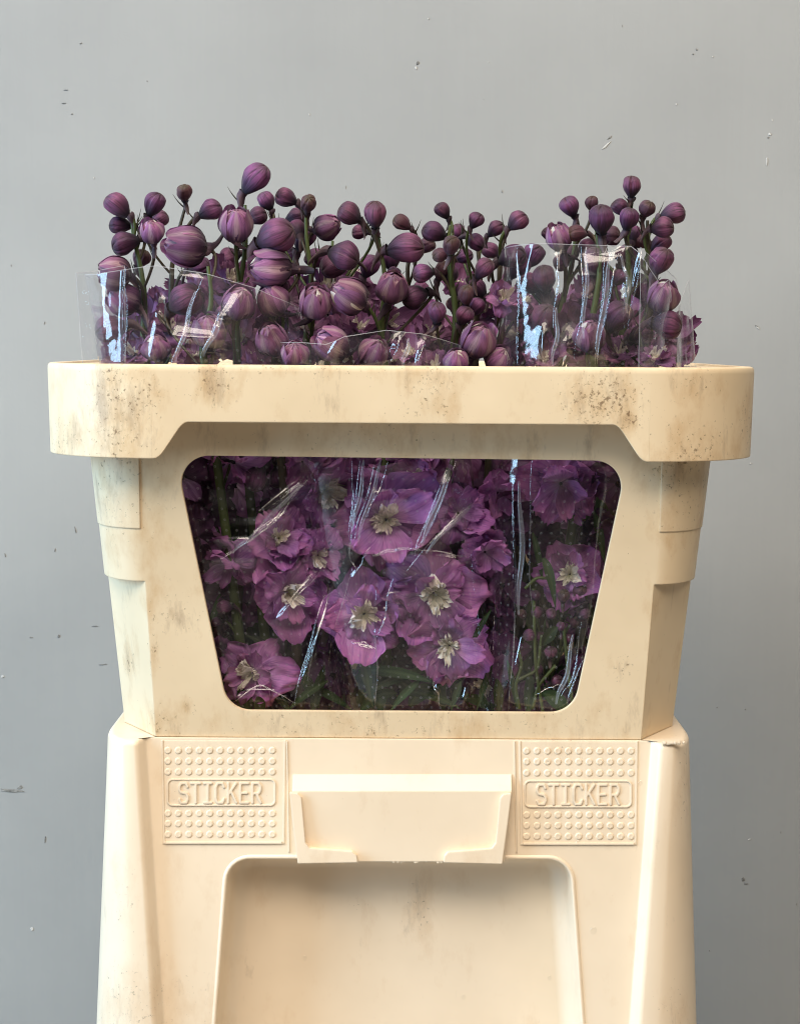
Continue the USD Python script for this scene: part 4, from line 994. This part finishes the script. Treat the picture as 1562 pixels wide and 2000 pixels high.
def sleeve(label, xl, xr, top, yfront, yback, creases, seed, folds, soft):
    """a clear film tube round one bunch. xl, xr: its sides (low, rim, high) in metres; top(x01) gives the height of its cut edge at the front."""
    nu, nv = 300, 250
    a = np.linspace(0, 1, nu); h = np.linspace(0, 1, nv) ** .95
    rows = np.zeros((nv, nu, 3)); UV = np.zeros((nv, nu, 2))
    # round-cornered outline: parameter 0..1, front face uses 60 % of the samples
    e = 5.0
    phi = np.concatenate([np.linspace(math.pi * 1.0, math.pi * 2.0, int(nu * .68)), np.linspace(0, math.pi, nu - int(nu * .68) + 1)[1:]])
    cx = np.sign(np.cos(phi)) * np.abs(np.cos(phi)) ** (2 / e); cy = np.sign(np.sin(phi)) * np.abs(np.sin(phi)) ** (2 / e)
    z0 = Z_UB + .010
    fx = cx * .5 + .5
    ztop = np.array([top(x, y) for x, y in zip(fx, cy)])
    Z = z0 + np.outer(h, ztop - z0)
    zr = np.clip((Z - z0) / (Z_RT - z0), 0, 1.6)
    XL = np.interp(zr, [0, 1, 1.6], xl); XR = np.interp(zr, [0, 1, 1.6], xr)
    X = XL + (XR - XL) * fx
    YFt = np.interp(zr, [0, 1, 1.6], yfront); YBk = np.interp(zr, [0, 1, 1.6], yback)
    Y = np.where(cy < 0, (YFt + YBk) / 2 + (YBk - YFt) / 2 * cy, (YFt + YBk) / 2 + (YBk - YFt) / 2 * cy)
    front = np.clip(-cy, 0, 1) ** .5
    P3 = np.stack([X * 26 + seed, Z * 4.5, 0 * X + seed], -1)
    w1 = meshkit.fbm(P3 + .15 * np.stack([Z * 30, X * 20, 0 * X], -1), 2, seed) - .5
    w1b = np.abs(meshkit.noise(np.stack([X * 64 - Z * 16 + seed, Z * 5 + X * 8, 0 * X + seed + 3.3], -1)) - .5)
    w2 = meshkit.fbm(np.stack([X * 90 - Z * 40, Z * 55, 0 * X + 7.7 + seed], -1), 3, seed + 5) - .5
    out = .010 * w1 + .0055 * (.25 - w1b) + .0006 * w2
    for (p, q, amp, wd) in creases:
        pa, pb = at(*p, .05), at(*q, .05)
        d, t = seg_dist(X, Z, (pa[0], pa[2]), (pb[0], pb[2]))
        out += np.where(cy < 0.2, 1, 0) * amp * np.exp(-(d / wd)) * np.sin(math.pi * np.clip(.06 + .88 * t, 0, 1)) ** .5
    Y = Y - out * np.where(cy < 0, 1, -1) * (np.abs(cy) ** .5)
    X = X + .004 * (w1 + w2) * np.sign(cx) * np.abs(cx) ** 3
    ylim = np.interp(Z, [Z_UB, Z_T], [YF_B + .0055, YF_T + .0055])
    inside = Z < Z_RT + .002
    Y = np.where(inside, np.maximum(Y, ylim + .0015 * np.abs(w2)), np.maximum(Y, .030))
    Y = np.minimum(Y, .285)
    lim = np.interp(Z, [Z_UB, Z_T - .05, Z_T, Z_T + .1], [.1445, .158, .182, .21])
    X = np.where(inside, np.clip(X, -lim, lim), X)
    V = np.stack([X, Y, Z], -1).reshape(-1, 3)
    s = np.concatenate([[0], np.cumsum(np.hypot(np.diff(X[nv // 2]), np.diff(Y[nv // 2])))])
    UV = np.stack([np.broadcast_to(s, Z.shape), Z], -1).reshape(-1, 2)
    o = obj('film_sleeve', (V, grid_faces(nu, nv)), FILM, smooth=True, uv=UV)
    e = V.reshape(nv, nu, 3)
    k0 = int(nu * .68)
    obj('cut_edge', tube(e[-1, 4:k0 - 4:3], .00022, 5), EDGE, o, smooth=True)
    fr = e[:, :k0].reshape(-1, 3); rel = fr - CAM
    dep = rel @ _f
    tree = cKDTree(np.stack([781 + F * (rel @ _r) / dep, 1000 - F * (rel @ _u) / dep], 1))
    nf = len(folds)
    for ln, line in enumerate(folds + soft):
        line = np.array(line, float); t = np.linspace(0, 1, 26); kk = np.linspace(0, 1, len(line))
        q = np.stack([np.interp(t, kk, line[:, i]) for i in (0, 1)], 1)
        q[1:-1] = (q[:-2] + 2 * q[1:-1] + q[2:]) / 4; q += np.array([[2.2 * math.sin(9 * x + seed), 1.5 * math.sin(13 * x)] for x in t])
        P = np.stack([at(x, y, Yq) for (x, y), Yq in zip(q, fr[tree.query(q)[1], 1] - (.0007 if ln < nf else .0003))])
        P[1:-1] = (P[:-2] + 2 * P[1:-1] + P[2:]) / 4
        if ln >= nf:                            # broad gathers, a milky sheen put into their colour and shape
            obj('gather', tube(P, .0004 + .0016 * rng.uniform(.6, 1) * np.sin(math.pi * np.linspace(.05, .95, 26)), 10), GATHER, o, smooth=True)
            continue
        obj('fold', tube(P, .00012 + .00050 * rng.uniform(.55, 1) * np.sin(math.pi * np.linspace(.04, .96, 26)) * (.85 + .15 * np.sin(9 * t + seed)), 8), FOLD, o, smooth=True)  # glossy tubes added along the creases so glints show as bright lines
    return tag(o, label, 'plastic film', 'clear film sleeves round the flower bunches')


def flap(parent, corners, Y0, Y1, seed, amp=.003):
    """a loose sheet of film standing up beside a bunch: corners (photograph) top-left, top-right, bottom-right, bottom-left."""
    nu, nv = 40, 50
    U, V = np.meshgrid(np.linspace(0, 1, nu), np.linspace(0, 1, nv))
    tl, tr, br, bl = [at(*p, y) for p, y in zip(corners, (Y0, Y1, Y1, Y0))]
    P = (1 - V)[..., None] * ((1 - U)[..., None] * tl + U[..., None] * tr) + V[..., None] * ((1 - U)[..., None] * bl + U[..., None] * br)
    w = meshkit.fbm(np.stack([U * 2.5 + seed, V * 1.5, 0 * U + seed], -1), 3, seed) - .5
    P[..., 1] += amp * 4 * w + amp * np.sin(U * 5 + V)
    obj('loose_flap', (P.reshape(-1, 3), grid_faces(nu, nv)), FILM, parent, smooth=True, uv=np.stack([U * .05, .7 + V * .05], -1).reshape(-1, 2))
    for ln in (P[0, ::2], P[::2, 0], P[::2, -1]):
        obj('flap_edge', tube(ln, .00022, 5), EDGE, parent, smooth=True)


def ztop_px(table, Y=.05):
    xs = [at(px, py, Y)[0] for px, py in table]; zs = [at(px, py, Y)[2] for px, py in table]
    return xs, zs


def top_fn(table, xl, xr, back_drop=0.0):
    xs, zs = ztop_px(table)
    return lambda f, cy: np.interp(lerp(xl[2], xr[2], f), xs, zs) - back_drop * max(0, cy)


c1 = [((432, 1092), (560, 1000), .004, .0022), ((500, 1010), (604, 934), .005, .002), ((545, 1206), (610, 1130), .005, .0018), ((610, 1130), (668, 1072), .0035, .0015), ((668, 905), (676, 1050), .003, .0015), ((640, 1170), (690, 1050), .004, .003), ((590, 1330), (650, 1160), .004, .0016), ((452, 1372), (505, 1335), .003, .0014), ((505, 1335), (575, 1372), .003, .0014), ((660, 960), (600, 1090), .003, .003),
      ((335, 720), (395, 540), .006, .0030), ((352, 715), (372, 640), .005, .0022), ((400, 690), (470, 580), .005, .004), ((246, 715), (246, 520), .004, .0012), ((300, 700), (330, 560), .004, .003)]
c2 = [((690, 1055), (728, 898), .003, .0030), ((695, 1065), (770, 900), .004, .0024), ((700, 1060), (740, 940), .003, .0014), ((808, 1075), (890, 900), .008, .0042), ((790, 1112), (870, 1030), .004, .0014), ((870, 1030), (1000, 895), .004, .0014), ((735, 1245), (772, 1120), .004, .0014), ((690, 1255), (735, 1266), .003, .0016), ((690, 1125), (725, 1070), .003, .0016), ((830, 1080), (950, 1095), .002, .0013), ((970, 960), (965, 1250), .003, .002), ((840, 1370), (860, 1325), .004, .0012), ((900, 1380), (910, 1330), .003, .0012), ((735, 1150), (735, 1380), .002, .0009),
      ((760, 715), (785, 655), .007, .003), ((815, 715), (828, 670), .006, .0022), ((735, 712), (742, 695), .004, .0014), ((470, 715), (540, 600), .004, .004), ((640, 700), (680, 640), .003, .003)]
c3 = [((1090, 1375), (1135, 1280), .006, .0024), ((1050, 1358), (1095, 1338), .005, .002), ((1095, 1338), (1120, 1245), .003, .0012), ((1080, 1392), (1118, 1352), .006, .003), ((1000, 950), (1003, 1300), .004, .0018), ((1040, 920), (1030, 1180), .0012, .0012), ((985, 1390), (1020, 1230), .003, .0016),
      ((1135, 715), (1138, 478), .006, .0022), ((1160, 700), (1168, 490), .005, .0022), ((1172, 690), (1192, 500), .006, .0020), ((1192, 520), (1212, 492), .005, .002), ((1212, 492), (1222, 600), .005, .0022), ((1225, 600), (1252, 485), .006, .0024), ((1010, 715), (1012, 480), .004, .0012), ((1085, 610), (1088, 500), .003, .002), ((1055, 700), (1058, 640), .004, .003), ((1120, 640), (1090, 700), .004, .004)]
f1 = [[(440, 1083), (500, 1050), (552, 992), (600, 935)], [(430, 1092), (480, 1063), (545, 1010), (604, 934)], [(545, 1206), (580, 1165), (620, 1120), (668, 1072)], [(665, 900), (668, 1000), (672, 1050)], [(600, 1330), (620, 1240), (640, 1160), (672, 1080)],
      [(455, 1372), (508, 1336), (575, 1372)], [(395, 545), (370, 610), (345, 680), (335, 718)], [(440, 590), (415, 640), (392, 700)], [(246, 522), (247, 600), (246, 718)], [(575, 1380), (590, 1300), (640, 1150)]]
f2 = [[(735, 900), (712, 980), (690, 1055)], [(760, 900), (738, 960), (715, 1010)], [(880, 900), (850, 970), (820, 1050), (808, 1085)], [(893, 900), (860, 980), (835, 1045), (812, 1075)], [(1000, 893), (940, 960), (870, 1030), (792, 1115)], [(690, 1125), (705, 1100), (722, 1068)],
      [(738, 1245), (752, 1200), (766, 1130)], [(688, 1254), (715, 1256), (732, 1268)], [(800, 1070), (880, 1082), (960, 1092)], [(735, 1380), (735, 1290), (733, 1150)], [(965, 930), (978, 1030), (970, 1180), (960, 1280)], [(690, 900), (686, 1000), (680, 1070)],
      [(783, 660), (770, 690), (762, 716)], [(828, 678), (815, 700), (812, 716)], [(860, 1380), (852, 1350), (845, 1330)], [(690, 1110), (660, 1200), (640, 1300)], [(705, 900), (680, 1080), (700, 1120)]]
f3 = [[(1003, 910), (1005, 1100), (1002, 1300), (992, 1390)], [(1137, 1215), (1125, 1290), (1112, 1340), (1095, 1360)], [(1140, 1290), (1115, 1340), (1108, 1385)], [(1045, 1358), (1075, 1342), (1098, 1338)], [(1136, 480), (1138, 560), (1132, 640), (1120, 700)], [(1255, 486), (1240, 560), (1226, 640)],
      [(1210, 494), (1195, 540), (1178, 640), (1165, 710)], [(1212, 494), (1222, 540), (1218, 640)], [(1185, 484), (1172, 600), (1162, 710)], [(1012, 482), (1011, 600), (1010, 712)], [(1040, 900), (1032, 1050), (1040, 1200)], [(1090, 500), (1088, 560), (1080, 640)]]
xl1, xr1 = (-.130, -.186, -.205), (-.030, -.050, -.085)
xl2, xr2 = (-.036, -.075, -.105), (.060, .040, .018)
xl3, xr3 = (.052, .058, .070), (.128, .160, .178)
left_sleeve = sleeve('clear film sleeve at the left, its loose corner standing up above the rim', xl1, xr1, top_fn([(150, 535), (240, 522), (250, 518), (330, 528), (430, 562), (520, 610)], xl1, xr1, .01), (.046, .040, .046), (.22, .23, .22), c1, 3, f1, [[(640, 1170), (668, 1110), (690, 1060)], [(382, 568), (362, 640), (343, 705)], [(445, 592), (422, 640), (398, 695)], [(585, 950), (500, 1040), (455, 1080)], [(655, 900), (660, 980), (670, 1060)]])
sleeve('clear film sleeve in the middle, cut low above the rim with two white glints', xl2, xr2, top_fn([(400, 668), (500, 668), (560, 672), (640, 640), (760, 652), (830, 672), (900, 690)], xl2, xr2, .02), (.046, .034, .036), (.22, .23, .22), c2, 17, f2, [[(745, 898), (722, 980), (698, 1055)], [(885, 898), (855, 985), (822, 1065)], [(712, 898), (700, 980), (684, 1050)], [(800, 660), (792, 690), (785, 714)], [(960, 950), (900, 1005), (830, 1080)], [(730, 1085), (760, 1075), (800, 1072)]])
right_sleeve = sleeve('clear film sleeve at the right, tall with bright upright folds', xl3, xr3, top_fn([(1000, 480), (1080, 477), (1256, 482), (1275, 500), (1325, 560), (1340, 545), (1360, 590)], xl3, xr3, .004), (.046, .040, .046), (.22, .23, .22), c3, 29, f3, [[(1146, 482), (1144, 560), (1139, 660)], [(1193, 492), (1178, 600), (1165, 695)], [(1216, 500), (1226, 560), (1224, 610)], [(1120, 1240), (1105, 1320), (1085, 1375)], [(1088, 600), (1086, 660), (1078, 712)], [(1015, 940), (1018, 1080), (1012, 1200)]])

flap(left_sleeve, [(150, 533), (245, 519), (245, 722), (160, 720)], .050, .072, 2)
flap(right_sleeve, [(1252, 482), (1322, 545), (1330, 722), (1248, 722)], .050, .085, 4)
flap(right_sleeve, [(1325, 600), (1345, 545), (1358, 722), (1322, 722)], .085, .12, 6)
